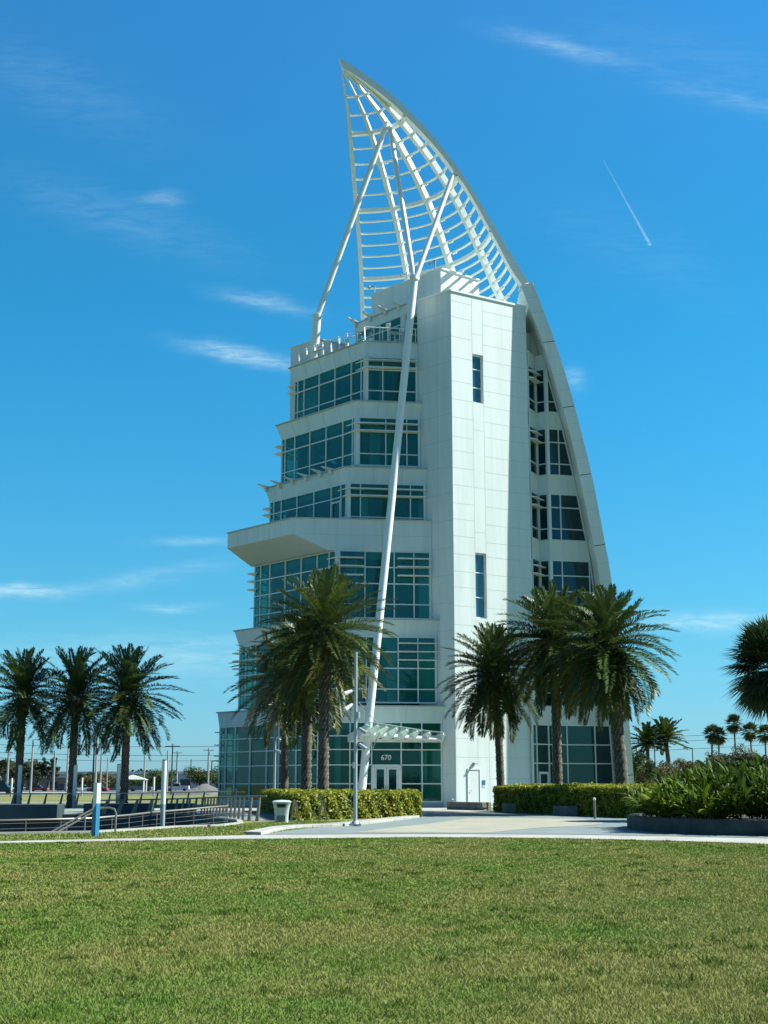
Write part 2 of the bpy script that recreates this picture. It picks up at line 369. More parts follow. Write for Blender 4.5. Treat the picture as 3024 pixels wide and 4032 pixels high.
def facet_bars(mb, p, q, z0, z1, us, zs, w=.075, dep=.13, end=None, edge=.11, skip=None):
    """mullions and transoms of one glazed facet; us and zs are fractions; end(z) is an optional slanted right end"""
    p, q = Vector((p[0], p[1], 0)), Vector((q[0], q[1], 0)); d = q - p; ln = d.length; d.normalize(); n = Vector((d.y, -d.x, 0))
    E_ = (lambda z: ln) if end is None else end
    def pt(u, z): return Vector((p.x + d.x * u, p.y + d.y * u, z))
    for f in us:
        u = f * ln
        if u <= 0: mb.bar(pt(edge / 2, z0), pt(edge / 2, z1), edge, dep, up=n); continue
        if f >= 1 and end is None: mb.bar(pt(ln - edge / 2, z0), pt(ln - edge / 2, z1), edge, dep, up=n); continue
        zt = z1
        if end is not None:
            if E_(z0) <= u: continue
            if E_(z1) < u: zt = z0 + (z1 - z0) * (E_(z0) - u) / (E_(z0) - E_(z1))
        za = z0
        if skip and skip[0] < f < skip[1]: za = skip[2]
        mb.bar(pt(u, za), pt(u, zt), w, dep, up=n)
    if end is not None: mb.bar(pt(E_(z0) - .04, z0), pt(E_(z1) - .04, z1), .09, dep + .01, up=n)
    for f in zs:
        z = z0 + (z1 - z0) * f; hh = .10 if f in (0, 1) else w
        zz = z + (hh / 2 if f == 0 else -hh / 2 if f == 1 else 0)
        if skip and zz < skip[2] - .01:
            mb.bar(pt(0, zz), pt(skip[0] * ln, zz), hh, dep - .01, up=(0, 0, 1)) if False else mb.bar(pt(0, zz), pt(skip[0] * ln, zz), dep - .01, hh)
            mb.bar(pt(skip[1] * ln, zz), pt(ln, zz), dep - .01, hh)
        else: mb.bar(pt(0, zz), pt(E_(zz), zz), dep - .01, hh)
def facet_glass(mb, p, q, z0, z1, end=None, inset=.03):
    p, q = Vector((p[0], p[1], 0)), Vector((q[0], q[1], 0)); d = q - p; ln = d.length; d.normalize(); n = Vector((d.y, -d.x, 0))
    E_ = (lambda z: ln) if end is None else end
    def pt(u, z): return Vector((p.x + d.x * u, p.y + d.y * u, z)) - n * inset
    mb.face([pt(0, z0), pt(E_(z0), z0), pt(E_(z1), z1), pt(0, z1)])
def window(name, facets, glass=GLASS, label=None):
    f = MB(); g = MB()
    for a in facets:
        facet_bars(f, a['p'], a['q'], a['z0'], a['z1'], a['us'], a['zs'], end=a.get('end'), skip=a.get('skip'))
        facet_glass(g, a['p'], a['q'], a['z0'], a['z1'], end=a.get('end'))
    o = tp(f, name, FRAME); tp(g, 'glass', glass, o)
    if label: o['label'] = label
    return o

def seam_v(mb, p, n, z0, z1, w=.03): mb.bar(Vector((p.x, p.y, z0)) + n * .002, Vector((p.x, p.y, z1)) + n * .002, w, .006, up=n)

def shaft():
    # lift and stair shaft: its right face has three deep slot windows
    m = MB(); ss = [0, 1.80, 2.74, SHL]; zz = [0, 6.75, 10.9, 12.75, 17.33, 28.24, 31.87, ST]; dep = .32
    def pt(s, z, d=0): q = P0 + dR * s - nR * d; return (q.x, q.y, z)
    holes = {(1, 1), (1, 3), (1, 5)}
    for i in range(3):
        for k in range(7):
            a, b, c, d = ss[i], ss[i + 1], zz[k], zz[k + 1]
            if (i, k) in holes:
                m.face([pt(a, c), pt(a, c, dep), pt(a, d, dep), pt(a, d)]); m.face([pt(b, c), pt(b, d), pt(b, d, dep), pt(b, c, dep)])
                m.face([pt(a, c), pt(b, c), pt(b, c, dep), pt(a, c, dep)]); m.face([pt(a, d), pt(a, d, dep), pt(b, d, dep), pt(b, d)])
            else: m.face([pt(a, c), pt(b, c), pt(b, d), pt(a, d)])
    back = [P1, Vector((10.4, 95.5, 0)), Vector((4.5, 95.5, 0)), PL, P0]
    for a, b in zip(back, back[1:]): m.face([(a.x, a.y, 0), (b.x, b.y, 0), (b.x, b.y, ST), (a.x, a.y, ST)])
    m.face([(p.x, p.y, ST) for p in (P0, P1, back[1], back[2], PL)])
    # joints between cladding panels
    m.m = 1
    def hs(s0, s1, z): m.bar(Vector(pt(s0, z)) + nR * .002, Vector(pt(s1, z)) + nR * .002, .006, .03)
    for z in (35.56, 34.37, 32.87, 31.35, 29.56, 28.23, 26.9, 25.5, 24.48, 23.24, 22.0, 20.7, 19.57, 18.37, 17.1, 15.9, 14.8, 13.5, 12.2, 10.9, 9.6, 8.4, 7.1, 5.8, 4.55, 3.3): hs(0.02, 1.80, z)
    for z in (35.29, 34.21, 32.71, 31.5, 30.34, 29.22, 28.05, 26.9, 25.79, 24.35, 23.2, 22.0, 20.7, 19.41, 18.13, 17.1, 15.86, 14.8, 13.5, 12.2, 10.9, 9.6, 8.4, 7.1, 5.8, 4.55, 3.3, 1.9): hs(2.74, SHL - .02, z)
    for z in (33.4, 26.2, 22.0, 18.8, 11.8, 5.8, 3.3): hs(1.80, 2.74, z)
    for s in (1.80, 2.74):
        for a, b in ((0, 6.7), (10.95, 12.7), (17.4, 28.2), (31.9, ST)): m.bar(Vector(pt(s, a)) + nR * .002, Vector(pt(s, b)) + nR * .002, .03, .006, up=nR)
    sL = (PL - P0).length; eL = (PL - P0).normalized()
    for k, z in enumerate(np.arange(2.2, 36, 1.92)):
        a = P0 + eL * .02 + nL * .002; b = PL + nL * .002; m.bar((a.x, a.y, z), (b.x, b.y, z), .006, .03)
    q = P0 + eL * 1.35; m.bar((q.x + nL.x * .002, q.y + nL.y * .002, 0), (q.x + nL.x * .002, q.y + nL.y * .002, ST), .03, .006, up=nL)
    tp(m, 'shaft', [W_PANEL, JOINT])
    c = MB()
    for a, b in ((PL, P0), (P0, P1)):
        e = (b - a).normalized() * .03; c.bar((a.x - e.x, a.y - e.y, ST + .04), (b.x + e.x, b.y + e.y, ST + .04), .16, .14)
    tp(c, 'coping', W_METAL)
    for (z0, z1) in ((28.24, 31.87), (12.75, 17.33), (6.75, 10.9)):
        f = MB(); g = MB(); a = P0 + dR * 1.80 - nR * .25; b = P0 + dR * 2.74 - nR * .25
        facet_bars(f, a, b, z0, z1, [0, 1], [0, .32, .70, 1], w=.06, dep=.08, edge=.07); facet_glass(g, a, b, z0, z1, inset=.01)
        o = tp(f, 'slot_window', FRAME); tp(g, 'glass', glass_mat('slot_glass', (.2, .4, .45), .08, (.02, .09, .13), .7) if 'slot_glass' not in MATS else MATS['slot_glass'], o)
    # service door with frame, closer lamp and sign
    d = MB(); a = P0 + dR * .96; b = P0 + dR * 1.86
    for s in (.93, 1.90): d.bar(Vector(pt(s, .06)) + nR * .03, Vector(pt(s, 2.5)) + nR * .03, .07, .06, up=nR)
    d.bar(Vector(pt(.90, 2.53)) + nR * .03, Vector(pt(1.93, 2.53)) + nR * .03, .06, .10)
    df = tp(d, 'door_frame', FRAME)
    d = MB(); d.bar(Vector(pt(1.415, .06)) + nR * .012, Vector(pt(1.415, 2.47)) + nR * .012, .88, .024, up=nR); dd = tp(d, 'service_door', WHITE)
    h = MB(); h.bar(Vector(pt(1.05, 1.1)) + nR * .08, Vector(pt(1.2, 1.1)) + nR * .08, .03, .03); tp(h, 'handle', STEEL, dd)
    l = MB(); l.bar(Vector(pt(1.42, 2.72)) + nR * .05, Vector(pt(1.42, 2.98)) + nR * .05, .1, .1, up=nR); l.bar(Vector(pt(1.42, 2.95)) + nR * .05, Vector(pt(1.42, 2.86)) + nR * .35, .14, .06); tp(l, 'door_lamp', GALV)
    s = MB(); s.bar(Vector(pt(2.22, 1.46)) + nR * .02, Vector(pt(2.22, 1.80)) + nR * .02, .24, .02, up=nR); sg = tp(s, 'wall_sign', BLUE)
    s = MB(); s.bar(Vector(pt(2.22, 1.36)) + nR * .02, Vector(pt(2.22, 1.455)) + nR * .02, .24, .02, up=nR); tp(s, 'caption', WHITE, sg)
shaft()

# plan corners of each storey: R on the shaft, K where the two glass walls meet, L the far left end
TIER = {  # glass z0, z1, band z0, z1, R, K, L for glass, band bottom, band top
    6: dict(g=(28.50, 31.93), b=(31.93, 33.05), G=((2.40, 90.24), (-1.38, 89.78), (-6.9, 95.85)), T=((2.43, 90.21), (-1.42, 89.72), (-7.35, 96.1))),
    5: dict(g=(23.70, 27.33), b=(27.33, 28.42), G=((2.55, 90.10), (-2.03, 89.54), (-7.8, 95.85)), T=((2.75, 89.91), (-2.05, 89.33), (-8.28, 96.05))),
    4: dict(g=(18.85, 22.38), b=(22.38, 23.45), G=((2.91, 89.76), (-2.60, 89.08), (-8.6, 95.65)), T=((3.08, 89.61), (-2.66, 88.91), (-9.02, 95.9))),
    3: dict(g=(12.68, 17.46), b=(17.46, 19.58), G=((3.26, 89.44), (-3.29, 88.61), (-9.62, 95.45)), T=((3.32, 89.38), (-3.3, 88.55), (-9.7, 95.5))),
    2: dict(g=(6.90, 11.46), b=(11.46, 12.58), G=((3.60, 89.12), (-3.92, 88.20), (-10.6, 95.45)), T=((3.80, 88.95), (-3.98, 87.99), (-11.05, 95.6))),
    1: dict(g=(.34, 5.66), b=(5.66, 6.66), G=((3.93, 88.82), (-4.35, 87.81), (-12.0, 96.15)), T=((4.12, 88.65), (-4.42, 87.61), (-12.27, 96.5))),
}
BACK = [(6.0, 94.5), (8.5, 101), (1.0, 104), (-4.0, 104)]
def outline(t): return [t[1], t[0]] + BACK + [(t[2][0] + 4.2, t[2][1] + 7.0), t[2]]
US_A = {6: [0, .055, .15, .37, .595, .82, .955, 1], 5: [0, .055, .19, .40, .62, .84, .965, 1], 4: [0, .06, .16, .37, .59, .81, .93, 1],
        3: [0, .08, .20, .395, .59, .78, .92, 1], 2: [0, .08, .20, .40, .60, .80, .92, 1], 1: [0, .07, .17, .33, .5, .62, .79, .86, 1]}
US_B = {6: [0, .34, .72, 1], 5: [0, .06, .47, .80, 1], 4: [0, .17, .53, .81, 1], 3: [0, .30, .61, .82, 1], 2: [0, .36, .65, .83, 1], 1: [0, .075, .25, .425, .664, .833, 1]}
ZS = {6: [0, .25, .71, 1], 5: [0, .25, .70, 1], 4: [0, .30, .72, 1], 3: [0, .215, .515, .755, 1], 2: [0, .21, .52, .765, 1], 1: [0, .23, .46, .65, .82, 1]}
SHADES = {6: (.74, .90), 5: (.70, .85), 4: (.72, .86), 3: (.63, .76, .88), 2: (.64, .765, .89), 1: (.60, .75, .92)}

def tiers():
    for i, t in TIER.items():
        g0, g1 = t['g']; b0, b1 = t['b']; Rg, Kg, Lg = t['G']
        # spandrel band, flared towards its top, doubles as the floor slab
        m = MB(); bot = outline(t['G']); top = outline(t['T'])
        bot = [(x + (nB.x * .07 if k < 2 else nA.x * .07 if k == len(bot) - 1 else 0), y + (nB.y * .07 if k < 2 else nA.y * .07 if k == len(bot) - 1 else 0)) for k, (x, y) in enumerate(bot)]
        if i != 3: m.prism(bot, b0, b1, top=top)
        else: m.prism(bot, b0, b1 - .04, top=[(x, y + .02) for x, y in top])
        m.m = 1
        if i != 3:
            for a0, a1, b0_, b1_, fr, nn in ((bot[1], bot[0], top[1], top[0], (.30, .66), nB), (bot[-1], bot[0], top[-1], top[0], (.2, .4, .6, .8), nA)):
                for f in fr:
                    p = Vector((a0[0] + (a1[0] - a0[0]) * f, a0[1] + (a1[1] - a0[1]) * f, b0)); q = Vector((b0_[0] + (b1_[0] - b0_[0]) * f, b0_[1] + (b1_[1] - b0_[1]) * f, b1))
                    m.bar(p + nn * .003, q + nn * .003, .03, .008, up=nn)
        band = tp(m, 'spandrel_band', [W_PANEL, JOINT])
        c = MB()
        if i != 3:
            e = .05
            for a, b, nn in ((top[0], top[1], nB), (top[-1], top[0], nA)):
                c.bar((a[0] + nn.x * e / 2, a[1] + nn.y * e / 2, b1 + .03), (b[0] + nn.x * e / 2, b[1] + nn.y * e / 2, b1 + .03), .22, .08)
            tp(c, 'coping', COPING, band)
        # glazing: wall A (left), wall B (right) and the return at the left end
        N_ = (Lg[0] + 4.2, Lg[1] + 7.0)
        sk = (.425, .664, .34 + (5.66 - .34) * .46) if i == 1 else None
        GL = GLASS if i > 1 else glass_mat('ground_floor_glass', (.20, .60, .52), .008, (.006, .085, .070), .36)
        window('glass_wall', [dict(p=Lg, q=Kg, z0=g0, z1=g1, us=US_A[i], zs=ZS[i])], GL)
        window('glass_wall', [dict(p=Kg, q=Rg, z0=g0, z1=g1, us=US_B[i], zs=ZS[i], skip=sk)], GL)
        window('glass_wall', [dict(p=N_, q=Lg, z0=g0, z1=g1, us=[0, .2, .4, .6, .8, .93, 1], zs=ZS[i])])
        # corner column
        c = MB(); k = Vector((Kg[0], Kg[1], 0)); k2 = k + dB * .13 + nA * .02; c.bar((k2.x, k2.y, g0), (k2.x, k2.y, g1), .26, .20, up=nB); tp(c, 'corner_column', FRAME)
        if i in (6, 5, 4, 3, 2):
            c = MB(); r_ = Vector((Rg[0], Rg[1], 0)) - dB * .05 + nB * .02; c.bar((r_.x, r_.y, g0), (r_.x, r_.y, g1), .14, .2, up=nB); tp(c, 'jamb', FRAME)
        # sun shades: long blades on B, with a pointed nose past the corner, and on the left return
        if i > 1:
            for f in SHADES[i]:
                z = g0 + (g1 - g0) * f; k = Vector((Kg[0], Kg[1], z)); r_ = Vector((Rg[0], Rg[1], z)); h = Vector((0, 0, .05))
                if i in (3, 2):
                    segs = [(k, k + (r_ - k) * .28), (k + (r_ - k) * .64, r_)]
                else: segs = [(k, r_)]
                for q, (a, b) in enumerate(segs):
                    P = [a + nB * .08, a + nB * .5, b + nB * .5, b + nB * .08]
                    s = MB()
                    if q == 0: P = [a - dA * .9 + nA * .12, a + nB * .5, b + nB * .5, b + nB * .08, a + nB * .08]
                    s.prism([(p.x, p.y) for p in P], z - .03, z + .03); tp(s, 'sun_shade', W_METAL)
        for f in SHADES[i]:
            z = g0 + (g1 - g0) * f; l = Vector((Lg[0], Lg[1], 0)); e = Vector((.515, .857, 0)); n = Vector((-.857, .515, 0)); s = MB()
            w = .62 if i > 1 else .35
            P = [l + dA * .35 + nA * .10, l - dA * .05 + nA * .35 + n * .1, l + n * w + nA * .1, l + n * w + e * 2.2, l + n * .06 + e * 2.2, l + n * .06]
            s.prism([(p.x, p.y) for p in P], z - .035, z + .035); tp(s, 'sun_shade', W_METAL)
    # interior: opaque core, a few columns, window blinds
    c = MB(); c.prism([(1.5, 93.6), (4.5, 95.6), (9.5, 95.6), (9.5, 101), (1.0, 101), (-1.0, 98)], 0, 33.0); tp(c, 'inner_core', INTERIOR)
    c = MB()
    for i, t in TIER.items():
        Rg, Kg, Lg = t['G']; k = Vector((Kg[0], Kg[1], 0)); l = Vector((Lg[0], Lg[1], 0)); b = -(nA + nB) / 2
        for p in (k - nA * 1.2 - nB * .4 + dB * .4, l - nA * 2.2 + dA * 1.0, (k + l) / 2 - nA * 3.4): c = MB(); c.tube([(p.x, p.y, t['g'][0]), (p.x, p.y, t['g'][1])], .22, 10); tp(c, 'inner_column', WHITE)
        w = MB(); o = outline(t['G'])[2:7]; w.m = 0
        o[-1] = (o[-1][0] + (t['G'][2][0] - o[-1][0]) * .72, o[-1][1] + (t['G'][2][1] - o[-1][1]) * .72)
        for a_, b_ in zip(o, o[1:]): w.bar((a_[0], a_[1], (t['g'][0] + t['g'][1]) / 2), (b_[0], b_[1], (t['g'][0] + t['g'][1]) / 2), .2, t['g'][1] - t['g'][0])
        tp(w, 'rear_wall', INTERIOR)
        # partitions, a suspended ceiling edge and low furniture behind the glass
        rg = random.Random(i * 7); z0, z1 = t['g']; rr_ = Vector((t['G'][0][0], t['G'][0][1], 0))
        for (a_, b_, nn) in ((k, rr_, nB), (l, k, nA)):
            for q in range(5):
                f = rg.uniform(.08, .85); p = a_ + (b_ - a_) * f - nn * rg.uniform(1.0, 2.6); wd = (b_ - a_).normalized() * rg.uniform(.25, .9); hh = z0 + (z1 - z0) * rg.choice((.35, .8, .95, 1.0))
                w = MB(); w.bar((p.x, p.y, (z0 + hh) / 2), (p.x + wd.x, p.y + wd.y, (z0 + hh) / 2), .12, hh - z0 - .02); tp(w, 'partition', mat('partition_' + rg.choice(('light', 'mid', 'dark')), {'light': (.62, .66, .64), 'mid': (.30, .33, .33), 'dark': (.06, .07, .075)}[rg.choice(('light', 'mid', 'dark'))], .8))
            p, q = a_ - nn * .7, b_ - nn * .7; w = MB(); w.bar((p.x, p.y, z1 - .28), (q.x, q.y, z1 - .28), .9, .5); tp(w, 'ceiling_edge', mat('ceiling', (.40, .43, .42), .8))
    s = MB()
    for i, f, drop in ((6, .06, .35), (6, .30, .22), (5, .3, .3), (5, .5, .22), (3, .1, .3), (2, .55, .2)):
        t = TIER[i]; k = Vector((t['G'][1][0], t['G'][1][1], 0)); r_ = Vector((t['G'][0][0], t['G'][0][1], 0)); a = k + (r_ - k) * f - nB * .25; b = k + (r_ - k) * (f + .09) - nB * .25
        s = MB(); s.face([(a.x, a.y, t['g'][0]), (b.x, b.y, t['g'][0]), (b.x, b.y, t['g'][1]), (a.x, a.y, t['g'][1])]); tp(s, 'curtain', mat('curtain_cloth', (.30, .38, .42), .9))
    # plinth
    t = TIER[1]; m = MB(); o = outline(t['G']); m.prism([(x + nB.x * .06, y + nB.y * .06) for x, y in o], 0, .34); tp(m, 'plinth', COPING)
    # prow balcony of the third band
    z1 = 19.62; zt = 18.52; zb = 17.42; R_ = (3.34, 89.34); KB = (-6.29, 88.18); LB = (-11.53, 93.93); Kb = (-3.9, 88.47); Lb = (-9.95, 95.3); BK = (-7.2, 98.6); m = MB()
    m.face([(*Kb, zb), (*R_, zb), (*R_, z1), (*KB, z1), (*KB, zt)])
    m.face([(*LB, zt), (*KB, zt), (*KB, z1), (*LB, z1)])
    m.face([(*LB, zt), (*LB, z1), (*BK, z1), (*BK, zb), (*Lb, zb)])
    ins = .18
    kb2 = (KB[0] + .12, KB[1] + .2); lb2 = (LB[0] + .25, LB[1] + .05); r2 = (R_[0], R_[1] + .2); bk2 = (BK[0] + .15, BK[1] - .1)
    m.face([(*KB, z1), (*R_, z1), (*r2, z1), (*kb2, z1)]); m.face([(*LB, z1), (*KB, z1), (*kb2, z1), (*lb2, z1)]); m.face([(*BK, z1), (*LB, z1), (*lb2, z1), (*bk2, z1)])
    m.face([(*kb2, z1), (*r2, z1), (*r2, 18.8), (*kb2, 18.8)]); m.face([(*lb2, z1), (*kb2, z1), (*kb2, 18.8), (*lb2, 18.8)]); m.face([(*kb2, 18.8), (*r2, 18.8), (*bk2, 18.8), (*lb2, 18.8)])
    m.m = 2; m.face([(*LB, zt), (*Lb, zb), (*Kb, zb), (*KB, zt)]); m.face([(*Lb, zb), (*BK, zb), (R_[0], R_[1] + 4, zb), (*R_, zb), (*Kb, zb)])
    m.m = 1
    A_, B_ = Vector((*KB, 0)), Vector((*R_, 0)); C_ = Vector((*LB, 0))
    for f in (.315, .64): p = A_ + (B_ - A_) * f; seam_v(m, p, nB, zb, z1)
    a = A_ + (B_ - A_) * .08 + nB * .002; b = B_ + nB * .002; m.bar((a.x, a.y, zt), (b.x, b.y, zt), .006, .03)
    for f in (.16, .32, .48, .65, .82): p = C_ + (A_ - C_) * f; seam_v(m, p, nA, zt, z1)
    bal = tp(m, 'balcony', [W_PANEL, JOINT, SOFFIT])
    c = MB(); c.bar((*LB, z1 + .03), (*KB, z1 + .03), .26, .07); c.bar((*KB, z1 + .031), (*R_, z1 + .031), .26, .07); tp(c, 'coping', COPING, bal)
    h = MB(); a = Vector((-5.0, 89.6, 0)); b = Vector((-2.4, 89.9, 0)); h.tube([(a.x, a.y, 19.95), (b.x, b.y, 19.9)], .03, 6)
    for f in (0, .5, 1): p = a + (b - a) * f; h.tube([(p.x, p.y, 18.8), (p.x, p.y, 19.93)], .025, 6)
    tp(h, 'balcony_railing', W_METAL)
    # balcony door in wall A of storey 4
    t = TIER[4]['G']; k = Vector((*t[1], 0)); l = Vector((*t[2], 0)); d = MB(); a = l + (k - l) * .815 + nA * .05; b = l + (k - l) * .925 + nA * .05
    for p in (a, b): d.bar((p.x, p.y, 18.85), (p.x, p.y, 21.1), .12, .1, up=nA)
    d.bar((a.x, a.y, 21.1), (b.x, b.y, 21.1), .1, .14); tp(d, 'balcony_door', WHITE)
    # blade brackets on bands 4 and on the roof room
    t = TIER[4]['T']; k = Vector((*t[1], 0)); l = Vector((*t[2], 0))
    for f in (.03, .2, .37, .54, .71, .83):
        p = l + (k - l) * f; blade(p, nA, 23.49, .95)
def blade(p, n, z, ln, rise=.12):
    s = MB(); d = Vector((-n.y, n.x, 0)); a = p + n * .0
    tip = a + n * ln; w = .30
    s.raw([(a.x - d.x * w, a.y - d.y * w, z), (a.x + d.x * w, a.y + d.y * w, z), (tip.x + d.x * .06, tip.y + d.y * .06, z + rise), (tip.x - d.x * .06, tip.y - d.y * .06, z + rise),
           (a.x - d.x * w, a.y - d.y * w, z + .06), (a.x + d.x * w, a.y + d.y * w, z + .06), (tip.x + d.x * .06, tip.y + d.y * .06, z + rise + .05), (tip.x - d.x * .06, tip.y - d.y * .06, z + rise + .05)],
          [(3, 2, 1, 0), (4, 5, 6, 7), (0, 1, 5, 4), (1, 2, 6, 5), (2, 3, 7, 6), (3, 0, 4, 7)])
    q = a + n * .12; s.bar((q.x, q.y, z - .32), (q.x, q.y, z + .02), .12, .24, up=n)
    tp(s, 'canopy_blade', W_METAL)
tiers()

# entrance: double door, canopy, house number
def entrance():
    t = TIER[1]['G']; k = Vector((*t[1], 0)); r_ = Vector((*t[0], 0)); ln = (r_ - k).length; z0, z1 = .34, .34 + 5.32 * .46
    a, b = k + dB * (.425 * ln), k + dB * (.664 * ln); mid = (a + b) / 2; W = (b - a).length
    f = MB()
    for s in (.09, W - .09): p = a + dB * s + nB * .03; f.bar((p.x, p.y, .05), (p.x, p.y, z1), .18, .16, up=nB)
    p, q = a + nB * .03, b + nB * .03; f.bar((p.x, p.y, z1 - .05), (q.x, q.y, z1 - .05), .16, .14)
    tp(f, 'door_frame', FRAME)
    for s0, s1, hs in ((.18, W / 2 - .01, 1), (W / 2 + .01, W - .18, -1)):
        d = MB()
        for s in (s0 + .075, s1 - .075): p = a + dB * s + nB * .03; d.bar((p.x, p.y, .05), (p.x, p.y, z1 - .13), .15, .07, up=nB)
        for z, h in ((.20, .3), (z1 - .21, .15)):
            p, q = a + dB * (s0 + .15) + nB * .03, a + dB * (s1 - .15) + nB * .03; d.bar((p.x, p.y, z), (q.x, q.y, z), .07, h)
        o = tp(d, 'door', WHITE)
        g = MB(); p, q = a + dB * (s0 + .15) + nB * .03, a + dB * (s1 - .15) + nB * .03; g.face([(p.x, p.y, .35), (q.x, q.y, .35), (q.x, q.y, z1 - .28), (p.x, p.y, z1 - .28)]); tp(g, 'glass', GLASS_DARK, o)
        h = MB(); s = s1 - .08 if hs == 1 else s0 + .08; p = a + dB * s + nB * .12; h.tube([(p.x, p.y, 1.0), (p.x, p.y, 1.45)], .02, 6); tp(h, 'handle', STEEL, o)
    # house number on the pane above the doors
    cu = bpy.data.curves.new('house_number', 'FONT'); cu.body = '670'; cu.size = .47; cu.align_x = 'CENTER'; cu.align_y = 'CENTER'; cu.extrude = .006; cu.offset = .008
    to = bpy.data.objects.new('tmp', cu); COL.objects.link(to); dg = bpy.context.evaluated_depsgraph_get(); me = bpy.data.meshes.new_from_object(to.evaluated_get(dg)); bpy.data.objects.remove(to)
    me.materials.clear(); me.materials.append(WHITE)
    p = a + dB * (W * .49) + nB * .02
    mtx = Matrix(((dB.x, 0, nB.x, p.x), (dB.y, 0, nB.y, p.y), (0, 1, 0, 3.27), (0, 0, 0, 1))); me.transform(mtx)
    link('house_number', me, TR, OFF)
    # canopy: tapered brackets fanning out from a wall beam, a purlin and glass on top
    w0 = k + dB * (.27 * ln) + nB * .25; w1 = k + dB * (1.0 * ln) + nB * .18
    lens = [3.6, 3.4, 3.05, 2.65, 2.25, 1.85, 1.45, 1.1]; fr = [-.05, .07, .19, .32, .46, .60, .76, .94]
    m = MB(); m.bar((w0.x - .25, w0.y, 4.38), (w1.x, w1.y, 4.38), .28, .20); can = tp(m, 'canopy', W_METAL)
    tips = []; mids = []
    for f, l in zip(fr, lens):
        p = w0 + (w1 - w0) * f; q = p + nB * l - dB * (.10 * l) + Vector((0, 0, .05 + .23 * l)); p0 = Vector((p.x, p.y, 4.36)); q = p + nB * l * .9 + dB * (.30 * l); q = Vector((q.x, q.y, 4.36 + .02 + .21 * l)); tips.append(q); mids.append(p0 + (q - p0) * .55)
        s = MB(); x = dB * .045
        A = p0 + Vector((0, 0, -.08)); B = p0 + Vector((0, 0, .40)); C = p0 + (q - p0) * .85 + Vector((0, 0, .30)); D = q + Vector((0, 0, .08)); E = p0 + (q - p0) * .6 + Vector((0, 0, -.22))
        pr = [A, E, D, C, B]; s.raw([v - x for v in pr] + [v + x for v in pr], [(0, 1, 2, 3, 4), (9, 8, 7, 6, 5)] + [(i, (i + 1) % 5, 5 + (i + 1) % 5, 5 + i) for i in range(5)])
        tp(s, 'bracket', W_METAL, can)
    s = MB()
    for a_, b_ in zip(mids, mids[1:]):
        e = (b_ - a_).normalized() * .05
        s.bar(a_ + e, b_ - e, .42, .10, up=(0, -.5, 1))
    tp(s, 'purlin', W_METAL, can)
    g = MB()
    for i in range(7):
        p, q = w0 + (w1 - w0) * fr[i], w0 + (w1 - w0) * fr[i + 1]; h = Vector((0, 0, .34)); e = (tips[i + 1] - tips[i]) * .01
        p = Vector((p.x, p.y, 4.40)) + h + e; q = Vector((q.x, q.y, 4.40)) + h - e
        g.face([p, q, tips[i + 1] + Vector((0, 0, .26)) - e, tips[i] + Vector((0, 0, .26)) + e])
    tp(g, 'canopy_glass', CANOPY_GLASS, can)
    s = MB()
    for t_ in tips: s.tube([t_ - Vector((0, 0, .02)), t_ + Vector((0, 0, .34))], .03, 6); 
    for a_, b_ in zip(tips, tips[1:]): s.bar(a_ + Vector((0, 0, .3)), b_ + Vector((0, 0, .3)), .03, .05)
    tp(s, 'glass_clip', GALV, can)
    s = MB(); s.tube([tips[1] + Vector((0, .6, .2)), (-1.9, 87.6, 7.1)], .025, 6); tp(s, 'tie_rod', GALV, can); s = MB(); s.tube([tips[1] + Vector((0, .8, -.2)), (-1.25, 86.2, 2.55)], .025, 6); tp(s, 'tie_rod', GALV, can)
entrance()

